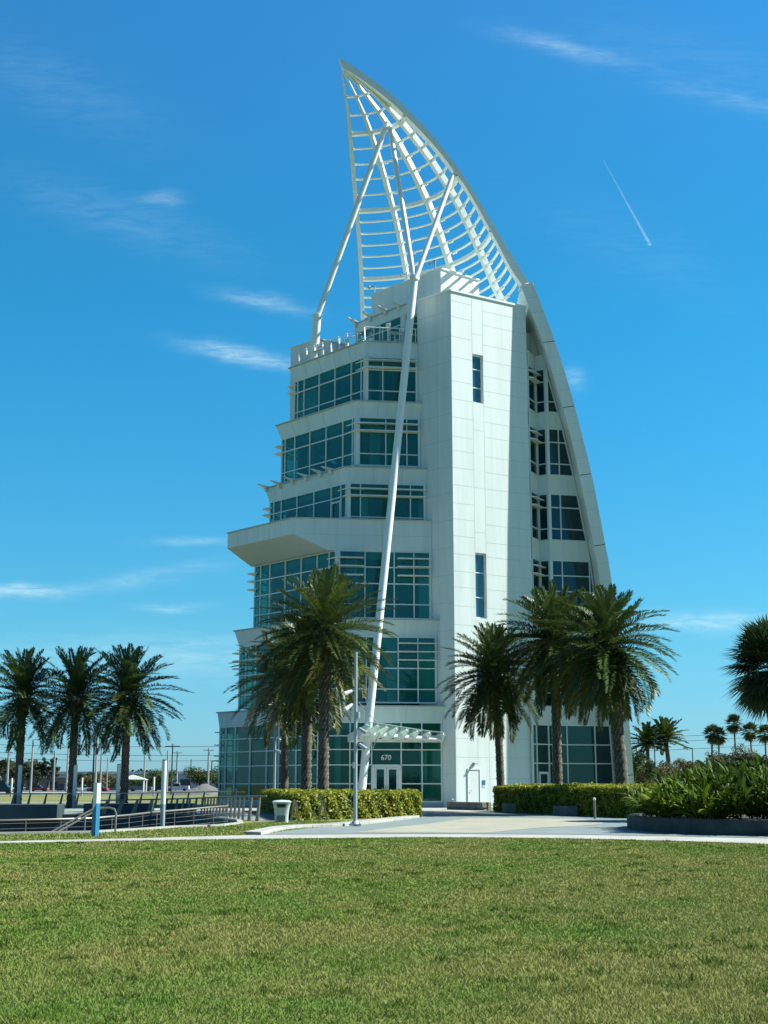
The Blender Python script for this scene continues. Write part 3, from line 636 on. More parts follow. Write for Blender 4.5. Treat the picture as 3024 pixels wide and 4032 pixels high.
# right-hand bays between shaft and fin
FO = [(11.09, 38.09), (12.64, 33.42), (13.72, 29.37), (14.37, 26.43), (15.0, 23.37), (15.77, 18.42), (16.12, 15.85), (16.95, 6.7), (17.25, 0)]
FI = [(10.22, 37.78), (11.73, 33.42), (12.81, 29.37), (13.52, 26.43), (14.1, 23.37), (14.94, 18.42), (15.25, 16.2), (16.09, 6.7), (16.36, 0)]
def fi(z): return float(np.interp(z, [p[1] for p in FI][::-1], [p[0] for p in FI][::-1]))
def fo(z): return float(np.interp(z, [p[1] for p in FO][::-1], [p[0] for p in FO][::-1]))
def bays():
    c0 = (10.58, 91.52); c1 = (11.32, 93.0); c2 = (12.02, 92.56); dd = Vector((1, .225, 0)).normalized()
    lev = [(0.25, 5.66), (6.9, 11.46), (12.68, 17.46), (18.85, 22.38), (23.7, 27.33), (28.5, 31.93)]
    for i, (z0, z1) in enumerate(lev):
        zb1 = lev[i + 1][0] if i < 5 else 33.0
        c0, c1 = ((10.22, 91.06), (11.15, 91.84)) if i == 0 else ((10.58, 91.52), (11.32, 93.0))
        xe = lambda z: (fi(z) - .02 - c2[0]) / dd.x
        def d_end(z): u = xe(z); return (c2[0] + dd.x * u, c2[1] + dd.y * u)
        m = MB(); o = .06
        def ol(z): e = d_end(z); return [(10.6, 91.46) if i else (10.2, 91.0), (c1[0], c1[1] - o), (c2[0] - .01, c2[1] - o), (e[0], e[1] - o), (e[0] + .3, 98), (9.0, 98)]
        m.prism(ol(z1), z1, zb1, top=ol(zb1)); b = tp(m, 'spandrel_band', [W_PANEL])
        c = MB(); o = .11; pl = ol(zb1); 
        for a, q in zip(pl[:3], pl[1:4]): c.bar((*a, zb1 - .05), (*q, zb1 - .05), .1, .07)
        tp(c, 'coping', W_METAL, b)
        zs = [0, .25, .70, 1] if i > 2 else ([0, .215, .515, .755, 1] if i else [0, .24, .5, .74, 1])
        end = (lambda z: xe(z) - .02)
        us = [0, 1.05 / 3.6] if i < 5 else [0]
        if i < 5: us = [0, .9 / 3.7, 2.95 / 3.7, .97][: 4 if i < 3 else 3]
        us_abs = [.9, 3.0, 4.6]
        e0 = d_end(z0); ln = math.hypot(e0[0] - c2[0], e0[1] - c2[1]); us = [0] + [u / ln for u in us_abs if u < ln - .15]
        window('bay_window', [dict(p=c0, q=c1, z0=z0, z1=z1, us=[0, 1], zs=zs), dict(p=c1, q=c2, z0=z0, z1=z1, us=[0, 1], zs=zs)] if i else [dict(p=c0, q=c2, z0=z0, z1=z1, us=[0, .20, .72, .9, 1], zs=zs)], GLASS_DARK)
        window('bay_window', [dict(p=c2, q=e0, z0=z0, z1=z1, us=us, zs=zs, end=end)], GLASS_DARK)
        c = MB(); c.bar((c2[0] + .05, c2[1] - .02, z0), (c2[0] + .05, c2[1] - .02, z1), .22, .22, up=(dd.y, -dd.x, 0)); tp(c, 'corner_column', FRAME)
        if 0 < i:
            for f in ((.86, .70) if i > 2 else (.88, .755)):
                s = MB(); z = z0 + (z1 - z0) * f; s.prism([(10.62, 91.35), (11.0, 91.5), (11.75, 92.75), (11.40, 92.88)], z - .03, z + .03); tp(s, 'sun_shade', W_METAL)
    # white door in the ground-floor bay
    a, b = Vector((10.22, 91.06, 0)), Vector((*c2, 0)); e = (b - a).normalized(); n = Vector((e.y, -e.x, 0)); p = a + (b - a) * .46 + n * .06; d = MB()
    for s in (-.42, .42): q = p + e * s; d.bar((q.x, q.y, .1), (q.x, q.y, 2.3), .12, .08, up=n)
    q0, q1 = p - e * .48, p + e * .48; d.bar((q0.x, q0.y, 2.3), (q1.x, q1.y, 2.3), .08, .16); d.bar((q0.x, q0.y, .2), (q1.x, q1.y, .2), .08, .2); tp(d, 'bay_door', WHITE)
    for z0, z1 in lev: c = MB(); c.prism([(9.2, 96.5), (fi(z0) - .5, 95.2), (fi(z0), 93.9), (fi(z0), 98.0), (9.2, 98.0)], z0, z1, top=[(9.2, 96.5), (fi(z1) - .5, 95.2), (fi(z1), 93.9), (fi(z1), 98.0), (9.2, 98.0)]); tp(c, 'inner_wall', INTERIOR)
    # louvred panel on top of the bays
    m = MB(); z0, z1 = 33.0, 34.9; y = 93.1
    m.face([(10.5, y, z0), (fi(z0) - .1, y, z0), (fi(z1) - .1, y, z1), (10.5, y, z1)]); lp = tp(m, 'louvre_panel', mat('louvre_siding', (.62, .64, .58), .6))
    f = MB(); f.bar((11.05, y - .05, z0 + .1), (11.05, y - .05, z1), .12, .1, up=(0, 1, 0)); f.bar((11.05, y - .05, z1), (fi(z1) - .1, y - .05, z1), .1, .12); f.bar((fi(z1) - .1, y - .05, z1), (fi(z0) - .15, y - .05, z0), .12, .1, up=(0, 1, 0)); f.bar((11.0, y - .05, z0 + .08), (fi(z0) - .1, y - .05, z0 + .08), .1, .12)
    tp(f, 'louvre_frame', COPING, lp)
    f = MB()
    for k in range(12): z = z0 + .2 + k * .14; f.bar((11.1, y - .02, z), (fi(z) - .2, y - .02, z), .03, .03)
    tp(f, 'louvre_blade', mat('louvre_siding', ()), lp)
bays()

# the fin (leading edge) and the sail lattice above it
LO = [(-3.51, 56.69), (-1.9, 55.54), (.69, 53.4), (3.28, 50.58), (5.81, 47.09), (8.04, 43.12), (9.52, 40.41), (10.78, 38.13)]
LI = [(-3.2, 55.76), (-1.91, 54.89), (.69, 52.7), (3.27, 49.88), (5.17, 47.37), (6.55, 45.17), (8.27, 41.76), (9.49, 39.2), (10.28, 37.94)]
ZAP = 55.99
def smooth_edge(pts, n):
    """dense samples through the points (Catmull-Rom)"""
    P = [Vector((a, b)) for a, b in pts]; P = [P[0] * 2 - P[1]] + P + [P[-1] * 2 - P[-2]]; out = []
    for i in range(1, len(P) - 2):
        for k in range(n):
            t = k / n; a, b, c, d = P[i - 1:i + 3]
            out.append(.5 * ((2 * b) + (c - a) * t + (2 * a - 5 * b + 4 * c - d) * t * t + (3 * b - a - 3 * c + d) * t ** 3))
    return out + [P[-2]]
LIs = smooth_edge(LI, 6); lz = [p.y for p in LIs][::-1]; lx = [p.x for p in LIs][::-1]
def le(z): return float(np.interp(z, lz, lx)) if z > 37.94 else fi(z)
def xls(z): return float(np.interp(z, [37, 39, 41, 43, 45, 47, 49, 51, 53, 55, 56.2], [-1.79, -1.77, -1.81, -1.90, -2.03, -2.22, -2.41, -2.60, -2.80, -3.16, -3.4]))
def sail(z, deg):
    a = max(.05, le(z) + .12 - xls(z)); b = .70 * max(0, ZAP - z) + .1; p = R(deg)
    return Vector((xls(z) + a * math.sin(p), 91.15 + b * math.cos(p), z))
def fin_and_sail():
    def band(name, o, i, y0, y1, m):
        mb = MB(); n = 60
        po = smooth_edge(o, 8); pi_ = smooth_edge(i, 8)
        def res(P):
            s = [0]
            for a, b in zip(P, P[1:]): s.append(s[-1] + (b - a).length)
            t = np.linspace(0, s[-1], n); return [(float(np.interp(q, s, [p.x for p in P])), float(np.interp(q, s, [p.y for p in P]))) for q in t]
        A, B = res(po), res(pi_)
        vs = [(x, y0, z) for x, z in A] + [(x, y0, z) for x, z in B] + [(x, y1, z) for x, z in A] + [(x, y1, z) for x, z in B]
        fs = []
        for k in range(n - 1):
            fs += [(k, k + 1, n + k + 1, n + k), (2 * n + k, 3 * n + k, 3 * n + k + 1, 2 * n + k + 1), (k, 2 * n + k, 2 * n + k + 1, k + 1), (n + k, n + k + 1, 3 * n + k + 1, 3 * n + k)]
        fs += [(0, n, 3 * n, 2 * n), (n - 1, 3 * n - 1, 4 * n - 1, 2 * n - 1)]
        mb.raw(vs, fs); return mb
    mb = band('f', FO, FI, 91.0, 94.3, None); mb.m = 1
    z = 36.9; k = 0
    while z > .5:
        xi = fi(z); xo = fo(z + .1); mb.m = 2 if k % 4 == 3 else 1
        mb.bar((xi + .01, 90.998, z), (xo - .01, 90.998, z + .12), .006, .05 if k % 4 == 3 else .03); z -= 1.16 if z > 34.5 else 1.22 + .02 * k * .3; k += 1
    fin = tp(mb, 'fin', [W_PANEL, JOINT, DARKGAP])
    s = MB(); s.bar((10.1, 91.4, 37.72), (11.15, 91.4, 38.12), .9, .12); tp(s, 'collar', W_METAL, fin)
    tp(band('l', LO, LI, 91.0, 91.85, None), 'leading_edge', W_METAL)
    # concave shell below the lattice, beside the shaft
    m = MB(); ng = 10
    def sh(deg, f):
        zt = 36.0 + (37.95 - 36.0) * (deg - 62) / 28; z = 31.5 + (zt - 31.5) * f; return sail(z, deg)
    vs = []; fs = []
    for q in range(ng + 1):
        for r in range(ng + 1): vs.append(sh(62 + 28 * q / ng, r / ng))
    off = len(vs); vs += [v + Vector((.12, .12, 0)) for v in vs]
    for q in range(ng):
        for r in range(ng):
            i = q * (ng + 1) + r; f_ = (i, i + 1, i + ng + 2, i + ng + 1); fs += [f_, tuple(off + x for x in f_[::-1])]
    m.raw(vs, fs); tp(m, 'sail_shell', W_PANEL, smooth=False)
    # spars
    for deg, w, h, z1 in ((0, .33, .40, 34.5), (22, .33, .46, 34.5), (46, .37, .46, 34.5), (68.5, .38, .46, 34.6)):
        m = MB(); zs = np.linspace(55.6, z1, 26); pts = [sail(z, deg) for z in zs]
        rings = []
        for i, p in enumerate(pts):
            d = (pts[min(i + 1, 25)] - pts[max(i - 1, 0)]).normalized(); rad = Vector((math.sin(R(deg)), math.cos(R(deg)), 0)); tan = d.cross(rad).normalized(); rad = tan.cross(d).normalized()
            k = min(1, .35 + i * .12); x, y = tan * w * k / 2, rad * h * k / 2; rings += [p - x - y, p + x - y, p + x + y, p - x + y]
        fs = []
        for i in range(25):
            for k in range(4): fs.append((i * 4 + k, i * 4 + (k + 1) % 4, i * 4 + 4 + (k + 1) % 4, i * 4 + 4 + k))
        fs += [(0, 1, 2, 3), (100, 101, 102, 103)]; m.raw(rings, fs); tp(m, 'spar', W_METAL)
    # ribs
    ty = [175.5, 246.1, 315.4, 383.4, 450.1, 515.6, 580, 643.2, 705.3, 766]; tz = [55, 53, 51, 49, 47, 45, 43, 41, 39, 37]
    thick = {560, 1020, 1425}
    for y in (340, 450, 560, 650, 742, 832, 925, 1020, 1085, 1155, 1225, 1292, 1360, 1425, 1480, 1535, 1590, 1645, 1700, 1755):
        z = float(np.interp(82.3 + y * .3638, ty, tz)); n = 28; T = y in thick; w, h = (.32, .30) if T else (.21, .085)
        m = MB(); vs = []; fs = []
        for k in range(n + 1):
            g = 90 * k / n; p = sail(z, g); rad = Vector((math.sin(R(g)), math.cos(R(g)), 0)) * w / 2; v = Vector((0, 0, h / 2)); vs += [p - rad - v, p + rad - v, p + rad + v, p - rad + v]
        for k in range(n):
            for q in range(4): fs.append((k * 4 + q, k * 4 + (q + 1) % 4, k * 4 + 4 + (q + 1) % 4, k * 4 + 4 + q))
        m.raw(vs, fs)
        if not T:       # splice brackets beside the spars
            for g in (26, 50, 72):
                p = sail(z, g) - Vector((0, 0, .1)); q = sail(z, g + 2.5) - Vector((0, 0, .1)); m.bar(p, q, .2, .12)
        tp(m, 'rib', W_METAL)
    # struts
    m = MB(); m.tube([(-1.56, 86.2, 0), (2.21, 88.8, 37.5)], .27, 20); o = tp(m, 'main_strut', W_METAL, smooth=True)
    c = MB(); c.tube([(2.2, 88.79, 37.4), (2.225, 88.81, 37.7)], .36, 20); tp(c, 'collar', W_METAL, o, smooth=True)
    j1 = sail(52.0, 46) - Vector((.1, .45, 0)); 
    m = MB(); m.tube([(2.18, 88.85, 37.6), j1 + Vector((.22, 0, -.3))], .19, 14); tp(m, 'strut_branch', W_METAL, smooth=True)
    m = MB(); m.tube([(2.30, 88.85, 37.6), (5.2, 91.1, 46.75)], .19, 14); m.bar((5.1, 91.1, 46.5), (5.55, 91.3, 47.3), .12, .3); tp(m, 'strut_branch', W_METAL, smooth=True)
    m = MB(); m.tube([(-5.36, 94.5, 32.9), (-5.12, 93.95, 36.5)], .31, 18); o = tp(m, 'rear_strut_base', W_METAL, smooth=True)
    c = MB(); c.tube([(-5.13, 93.97, 36.4), (-5.11, 93.93, 36.68)], .37, 18); tp(c, 'collar', W_METAL, o, smooth=True)
    m = MB(); m.tube([(-5.12, 93.95, 36.5), j1 + Vector((-.1, .1, -.25))], .22, 14); m.bar(j1 + Vector((-.1, 0, -.5)), j1 + Vector((0, .3, .2)), .3, .4); tp(m, 'strut_branch', W_METAL, smooth=True)
fin_and_sail()

def roof():
    # penthouse block behind the shaft
    m = MB(); c = Vector((4.28, 92.0, 0)); l = c + Vector((-5.27, 5.52, 0)); r_ = c + Vector((3.05, 2.34, 0)); b = l + (r_ - c)
    zt = 39.62; m.prism([(c.x, c.y), (r_.x, r_.y), (b.x, b.y), (l.x, l.y)], 32.9, zt); m.m = 1
    el = (l - c).normalized(); er = (r_ - c).normalized(); nl = Vector((-.723, -.690, 0)); nr = Vector((er.y, -er.x, 0))
    for z in (38.3, 37.0, 35.8): 
        m.bar((c.x + nl.x * .002, c.y + nl.y * .002, z), (l.x + nl.x * .002, l.y + nl.y * .002, z), .006, .03); m.bar((c.x + nr.x * .002, c.y + nr.y * .002, z), (r_.x + nr.x * .002, r_.y + nr.y * .002, z), .006, .03)
    for f in (.33, .68): p = c + el * (7.63 * f); seam_v(m, p, nl, 33, zt)
    p = c + er * 1.9; seam_v(m, p, nr, 33, zt)
    ph = tp(m, 'penthouse', [W_PANEL, JOINT])
    k = MB()
    for a, q in ((c, r_), (l, c)): k.bar((a.x, a.y, zt + .04), (q.x, q.y, zt + .04), .18, .12)
    tp(k, 'coping', W_METAL, ph)
    # glazed roof room
    c = Vector((1.46, 91.0, 0)); l = c + Vector((-3.72, 4.06, 0)); e = (c - l).normalized(); nl = Vector((e.y, -e.x, 0)); r_ = c + Vector((1.6, .35, 0)); zb, zt = 35.6, 36.3
    m = MB(); m.prism([(c.x + .25, c.y - .25), (r_.x, r_.y - .2), (3.6, 95), (l.x + 2.5, l.y + 2.5), (l.x, l.y)], zb, zt); rr = tp(m, 'roof_room_band', W_PANEL)
    k = MB(); k.bar((l.x, l.y, zt + .03), (c.x + .2, c.y - .25, zt + .03), .2, .08); tp(k, 'coping', COPING, rr)
    l2 = l + e * .35
    window('roof_room_window', [dict(p=l2, q=c, z0=33.0, z1=zb, us=[0, .17, .37, .5, .72, .95, 1], zs=[0, .3, .72, 1]), dict(p=c, q=r_, z0=33.0, z1=zb, us=[0, 1], zs=[0, .4, .75, 1])], GLASS)
    k = MB(); k.bar((c.x, c.y, 33), (c.x, c.y, zb), .24, .24, up=nl); tp(k, 'corner_column', W_METAL)
    for f in (.04, .35, .66, .93): p = l + (c - l) * f; blade(p, nl, zt + .02, .9, .25)
    # stair wall at the far left end of the deck
    q = Vector((-5.15, 95.9, 0)); q0 = Vector((-7.4, 98.1, 0)); q1 = q + Vector((4.4, 2.6, 0)); zt = 35.4
    m = MB(); m.prism([(q0.x, q0.y), (q.x, q.y), (q1.x, q1.y), (q1.x - 2.3, q1.y + 2.3)], 27.5, zt); m.m = 1; n = Vector((-.70, -.715, 0))
    for z in (34.1, 32.8, 31.5): m.bar((q0.x + n.x * .002, q0.y + n.y * .002, z), (q.x + n.x * .002, q.y + n.y * .002, z), .006, .03)
    seam_v(m, q0 + (q - q0) * .42, n, 30, zt); sw = tp(m, 'stair_wall', [W_PANEL, JOINT])
    k = MB(); k.bar((q0.x, q0.y, zt + .03), (q.x, q.y, zt + .03), .18, .08); k.bar((q.x, q.y, zt + .031), (q1.x, q1.y, zt + .031), .18, .08); tp(k, 'coping', W_METAL, sw)
    # deck railing: flat posts, top rail, cables
    T = TIER[6]['T']; k = Vector((*T[1], 0)) - nA * .1 - nB * .1; l = Vector((*T[2], 0)) + dA * 1.15 - nA * .1; r_ = Vector((*T[0], 0)) - nB * .12; z = 33.1; hh = 1.12
    m = MB(); m.tube([(l.x, l.y, z + hh), (k.x, k.y, z + hh), (r_.x, r_.y, z + hh)], .04, 8)
    l3 = l - nA * 1.0; m.tube([(l.x, l.y, z + hh), (l3.x, l3.y, z + hh)], .04, 8); rail = tp(m, 'deck_railing', W_METAL)
    def post(*a, **kw): m = MB(); m.bar(*a, **kw); tp(m, 'post', W_METAL, rail)
    for f in np.linspace(0, 1, 9): p = l + (k - l) * f; post((p.x, p.y, z), (p.x + nA.x * .1, p.y + nA.y * .1, z + hh - .03), .05, .13, up=nA)
    for f in (.33, .66, .97): p = k + (r_ - k) * f; post((p.x, p.y, z), (p.x + nB.x * .1, p.y + nB.y * .1, z + hh - .03), .05, .13, up=nB)
    m = MB()
    for j in range(6):
        zz = z + .15 + j * .15; m.tube([(l.x, l.y, zz), (k.x, k.y, zz), (r_.x, r_.y, zz)], .006, 4)
    tp(m, 'cable', STEEL, rail)
    # things that stand on the deck and roof
    ep = k - nA * .45
    spots = [(l + (k - l) * .25 - nA * .2, dA, nA, 'sloping white reading board on the deck railing nearest the rear strut'), (l + (k - l) * .76 - nA * .2, dA, nA, 'sloping white reading board on the deck railing near its corner'),
             (k + (r_ - k) * .72 - nB * .25, dB, nB, 'sloping white reading board beside the main strut on the top deck')]
    for p, d, n, lab in spots:
        t = thing('reading_board', lab, 'reading board', (p.x, p.y, 33.06), 0, 'reading boards on the top deck')
        b = MB(); z0 = .62; a = d * .8; f = -n * .22 + Vector((0, 0, -.24)); g = n * .30 + Vector((0, 0, .20))
        f = n * .30 + Vector((0, 0, -.16)); g = -n * .30 + Vector((0, 0, .22)); c0 = Vector((0, 0, .82)); th = Vector((0, 0, .06))
        b.hexa([c0 - a + f, c0 + a + f, c0 + a + g, c0 - a + g], [c0 - a + f + th, c0 + a + f + th, c0 + a + g + th, c0 - a + g + th]); b.build('top_plate', mat('info_board', (.58, .57, .47), .6), t)
        for s in (-.55, .55): b = MB(); b.bar(d * s, d * s + Vector((0, 0, .8)), .06, .1); b.build('leg', W_METAL, t)
    for loc, lab in (((.52, 92.0, 33.06), 'white viewing telescope on the deck in front of the roof room'),):
        t = thing('viewing_telescope', lab, 'telescope', (.3, 90.3, 33.06)); b = MB(); b.tube([(0, 0, 0), (0, 0, 1.3)], .07, 10); b.build('pillar', W_METAL, t)
        b = MB(); b.box((0, 0, 1.42), (.32, .4, .26)); b.build('head', WHITE, t, bevel=.04)
    for (x, y, z, s), lab in (((-.75, 97.2, 39.66, 1), 'small dome camera on a short mast at the left end of the penthouse roof'), ((1.75, 94.7, 39.66, 2), 'white dome camera on a bracket over the penthouse edge behind the strut fork'), ((3.9, 92.5, 39.66, 3), 'pair of small dark dome cameras at the corner of the penthouse roof')):
        t = thing('security_camera', lab, 'camera', (x, y, z), 0, 'dome cameras on the penthouse roof')
        b = MB(); b.tube([(0, 0, 0), (0, 0, .75)], .05, 8); b.bar((0, 0, .6), (-.4, -.1, .6), .06, .06); b.build('mast', GALV, t)
        b = MB()
        for q in range(2 if s == 3 else 1): b.lathe([(.02, -.15), (.07, -.12), (.1, -.05), (.105, 0), (.12, .03), (.1, .09), (.02, .1)], (-.42 + .35 * q, -.1, .5 + .22 * q), 12)
        b.build('dome', WHITE if s == 2 else GALV, t, smooth=True)
roof()

# ------------------------------------------------------------------ planting
PALMLEAF = mat('palm_leaf', (.068, .110, .030), .45, attr='tint', transl=.2, spec=.35)
FANLEAF = mat('fan_palm_leaf', (.048, .078, .026), .42, attr='tint', transl=.12, spec=.4)
HEDGELEAF = mat('hedge_leaf', (.38, .375, .025), .5, attr='tint', transl=.38, spec=.35)
SHRUBLEAF = mat('ginger_leaf', (.046, .088, .008), .5, attr='tint', transl=.25, spec=.12)
TREELEAF = mat('tree_leaf', (.075, .085, .040), .8, attr='tint', transl=.15, spec=.1)
GRASSBLADE = mat('grass_blade', (1, 1, 1), .8, attr='tint', transl=.2, spec=.1)
TRUNK = mat('palm_trunk', (.17, .15, .115), .9, col2=(.09, .078, .058), scale=5, bump=.4, bscale=30, attr='tint')
STUB = mat('leaf_stub', (.21, .19, .145), .9, noise=.3, scale=6)
SMOOTHTRUNK = mat('thin_trunk', (.15, .13, .10), .9, noise=.3, scale=3)
STEMGREEN = mat('plant_stem', (.07, .09, .03), .7)

def frond_arrays(rng, L, el, az, droop, nleaf, ll, tint, origin, vee=.6, side_bend=0., wid=.042):
    """a feather palm frond: curved midrib with leaflets on both sides; returns vertices, quads, colours"""
    n = 14; t = np.linspace(0, 1, n); ang = el - droop * t ** 1.35
    r = np.concatenate([[0], np.cumsum(np.cos((ang[1:] + ang[:-1]) / 2) * L / (n - 1))]); z = np.concatenate([[0], np.cumsum(np.sin((ang[1:] + ang[:-1]) / 2) * L / (n - 1))])
    azs = az + side_bend * t ** 2; ca, sa = np.cos(azs), np.sin(azs)
    P = np.c_[r * ca, r * sa, z] + origin
    V = []; F = []; C = []
    w = np.interp(t, [0, .15, 1], [.05, .022, .006]); sd_ = np.c_[-sa, ca, 0 * ca]
    V.append(P - sd_ * w[:, None]); V.append(P + sd_ * w[:, None]); C.append(np.tile(tint * np.array([1.25, 1.15, .9]), (2 * n, 1)))
    for i in range(n - 1): F.append((i, i + 1, n + i + 1, n + i))
    k = 2 * n; tl = np.linspace(.06, .995, nleaf)
    for s in (-1, 1):
        tt = tl + rng.normal(0, .004, nleaf); base = np.c_[np.interp(tt, t, P[:, 0]), np.interp(tt, t, P[:, 1]), np.interp(tt, t, P[:, 2])]
        a = np.interp(tt, t, ang); az_ = np.interp(tt, t, azs)
        fw = np.c_[np.cos(a) * np.cos(az_), np.cos(a) * np.sin(az_), np.sin(a)]; up = np.c_[-np.sin(a) * np.cos(az_), -np.sin(a) * np.sin(az_), np.cos(a)]; lat = np.cross(fw, up) * s
        sweep = np.interp(tt, [0, .5, 1], [.35, .75, 1.7])[:, None] + rng.normal(0, .1, (nleaf, 1)); v = vee + rng.normal(0, .22, (nleaf, 1))
        d = lat + fw * sweep + up * v; d /= np.linalg.norm(d, axis=1)[:, None]
        ln = ll * np.interp(tt, [.06, .16, .5, .85, 1], [.55, .9, 1, .8, .45])[:, None] * rng.uniform(.85, 1.1, (nleaf, 1))
        hang = np.array([0, 0, -1.]) * (ln * rng.uniform(.05, .22, (nleaf, 1)))
        wd = np.cross(d, up); wd /= np.linalg.norm(wd, axis=1)[:, None] + 1e-6; wv = wid
        mid = base + d * ln * .5 + hang * .25; tip = base + d * ln + hang
        V += [base, mid + wd * wv, tip, mid - wd * wv]
        for i in range(nleaf): F.append((k + i, k + nleaf + i, k + 2 * nleaf + i, k + 3 * nleaf + i))
        sh = tint * rng.uniform(.8, 1.2, (nleaf, 1)); C += [sh * .9, sh, sh * 1.05, sh]; k += 4 * nleaf
    return np.vstack(V), np.array(F), np.vstack(C)

def palm_crown(seed, nf=70, L=3.6, skew=(0, 0), low=-58, drop=1.0, nleaf=62, ll=.55, brown=.14, wid=.035):
    rng = np.random.default_rng(seed); VV = []; FF = []; CC = []; k = 0
    for i in range(nf):
        u = (i + .5) / nf; el = R(86 - (86 - low) * u ** .92) + rng.normal(0, .07); az = i * 2.39996 + rng.normal(0, .12)
        l = L * (.74 + .26 * min(1, u * 2.6)) * rng.uniform(.9, 1.07); dr = drop * (R(20) + R(26) * (1 - abs(2 * u - 1)) + rng.normal(0, .13))
        g = rng.uniform(.75, 1.2); tint = np.array([1., 1., 1.]) * g
        if u > 1 - brown and rng.random() < .75: tint = np.array([1.9, 1.25, .85]) * rng.uniform(.6, 1.1)
        elif rng.random() < .12: tint = np.array([1.6, 1.35, .8]) * g
        o = np.array([.16 * math.cos(az) * u, .16 * math.sin(az) * u, .55 * (1 - u) - .25 * u])
        V, F, C = frond_arrays(rng, l, el, az, dr, nleaf, ll, tint, o, side_bend=rng.normal(0, .25), wid=wid)
        VV.append(V); FF.append(F + k); CC.append(C); k += len(V)
    return np.vstack(VV), np.vstack(FF), np.vstack(CC)

def palm_trunk(seed, h, r0, r1, lean=(0, 0), bulge=.22, seg=18):
    """trunk with the spiral of cut leaf bases; lean is the shift of the top"""
    rng = np.random.default_rng(seed); nz = int(h / .085); V = []; F = []; C = []
    for i in range(nz + 1):
        t = i / nz; z = h * t; cx, cy = lean[0] * t * t, lean[1] * t * t; row = z / .21; flare = 1 + .22 * math.exp(-z * 3)
        tb = max(0, (t - (1 - 1.1 / h)) / (1.1 / h)); rr = (r0 + (r1 - r0) * t) * flare + bulge * r0 * math.sin(min(1, tb) * math.pi * .62) * 1.2
        for k in range(seg):
            a = 2 * math.pi * k / seg; c = (a / (2 * math.pi) * 9 + math.floor(row) * .5) % 1; fz = row % 1
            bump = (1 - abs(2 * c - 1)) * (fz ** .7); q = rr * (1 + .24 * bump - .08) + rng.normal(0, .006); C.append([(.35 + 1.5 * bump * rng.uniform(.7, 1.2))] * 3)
            V.append((cx + q * math.cos(a), cy + q * math.sin(a), z))
        if i: F += [((i - 1) * seg + k, (i - 1) * seg + (k + 1) % seg, i * seg + (k + 1) % seg, i * seg + k) for k in range(seg)]
    return np.array(V), np.array(F), np.array(C)

def date_palm(name, label, group, x, y, h, seed, r=.24, lean=(0, 0), boots=True, z0=0, **kw):
    t = thing(name, label, 'palm tree', (x, y, z0), 0, group)
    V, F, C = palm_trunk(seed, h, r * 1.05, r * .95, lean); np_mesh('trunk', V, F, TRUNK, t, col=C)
    if boots:       # trimmed leaf stubs under the crown
        rng = np.random.default_rng(seed + 5); b = MB()
        for i in range(70):
            f = i / 70; a = i * 2.4; zz = h - 1.25 + 1.75 * f; r_ = r * (1.15 + .25 * f if f < .6 else 1.3 - 1.6 * (f - .6)); p = Vector((lean[0] + r_ * math.cos(a), lean[1] + r_ * math.sin(a), zz)); ln_ = .36 + .5 * f; tilt = .3 + 1.1 * max(0, 1 - abs(f - .62) * 2.6); q = p + Vector((math.cos(a) * tilt, math.sin(a) * tilt, 1)).normalized() * ln_
            b.bar(p, q, .12, .05, up=(math.cos(a), math.sin(a), 0))
        b.build('leaf_stubs', STUB, t)
    V, F, C = palm_crown(seed + 1, **kw); np_mesh('crown', V + np.array([lean[0], lean[1], h]), F, PALMLEAF, t, col=C)
    return t
GE = 'date palms by the entrance'; GW = 'date palms beyond the sunken terrace'
date_palm('date_palm', 'date palm with the leftmost trunk of the three in the hedge left of the entrance', GE, -5.72, 76, 7.3, 11, r=.21, nf=80, L=3.7, low=-60, drop=1.0, brown=.3, wid=.03)
date_palm('date_palm', 'date palm with the middle trunk of the three in the hedge left of the entrance', GE, -4.15, 70.5, 7.7, 23, r=.27, nf=76, L=3.5, low=-62, drop=.95, brown=.3, wid=.03)
date_palm('date_palm', 'date palm with the nearest trunk and highest crown in the hedge left of the entrance', GE, -3.06, 66.5, 9.0, 31, r=.26, lean=(.06, 0), nf=112, L=3.95, low=-58, drop=.9, brown=.2, wid=.032)
date_palm('date_palm', 'date palm with a dark slim trunk in front of the lit white shaft', GE, 6.72, 76.2, 7.6, 47, r=.22, lean=(-.25, 0), nf=110, L=3.5, low=-62, drop=1.0)
date_palm('date_palm', 'date palm in front of the narrow glass bay, between two palms right of the entrance', GE, 9.52, 72.5, 9.2, 59, r=.24, nf=120, L=3.75, low=-62, drop=1.0)
date_palm('date_palm', 'date palm with a thick leaning trunk and the largest crown, in front of the fin', GE, 12.15, 67.5, 8.35, 67, r=.30, lean=(-.55, .1), nf=140, L=3.75, low=-66, drop=1.1)
date_palm('date_palm', 'date palm at the left edge, its crown cut off by the frame', GW, -24.3, 88, 7.2, 73, r=.25, nf=72, L=3.85, low=-54, drop=.8, brown=.1, wid=.034)
date_palm('date_palm', 'date palm in the middle of the three beyond the sunken terrace', GW, -20.75, 88, 7.1, 83, r=.25, nf=82, L=3.95, low=-58, drop=.7, brown=.1, wid=.034)
date_palm('date_palm', 'rightmost of the three date palms beyond the sunken terrace, left of the tower', GW, -17.25, 88, 7.2, 97, r=.25, nf=98, L=4.05, low=-60, drop=.85, brown=.14, wid=.034)
GF = 'pair of far date palms right of the tower'
date_palm('date_palm', 'far slim date palm right of the tower, left of the pair', GF, 38.0, 190, 7.3, 101, r=.26, nf=42, L=3.2, low=-24, drop=.55, nleaf=40, ll=.7, wid=.11, brown=0, boots=False)
date_palm('date_palm', 'far slim date palm right of the tower, the taller and right one of the pair', GF, 41.1, 190, 8.0, 103, r=.30, lean=(-.45, 0), nf=44, L=3.4, low=-26, drop=.55, nleaf=40, ll=.7, wid=.11, brown=0, boots=False)

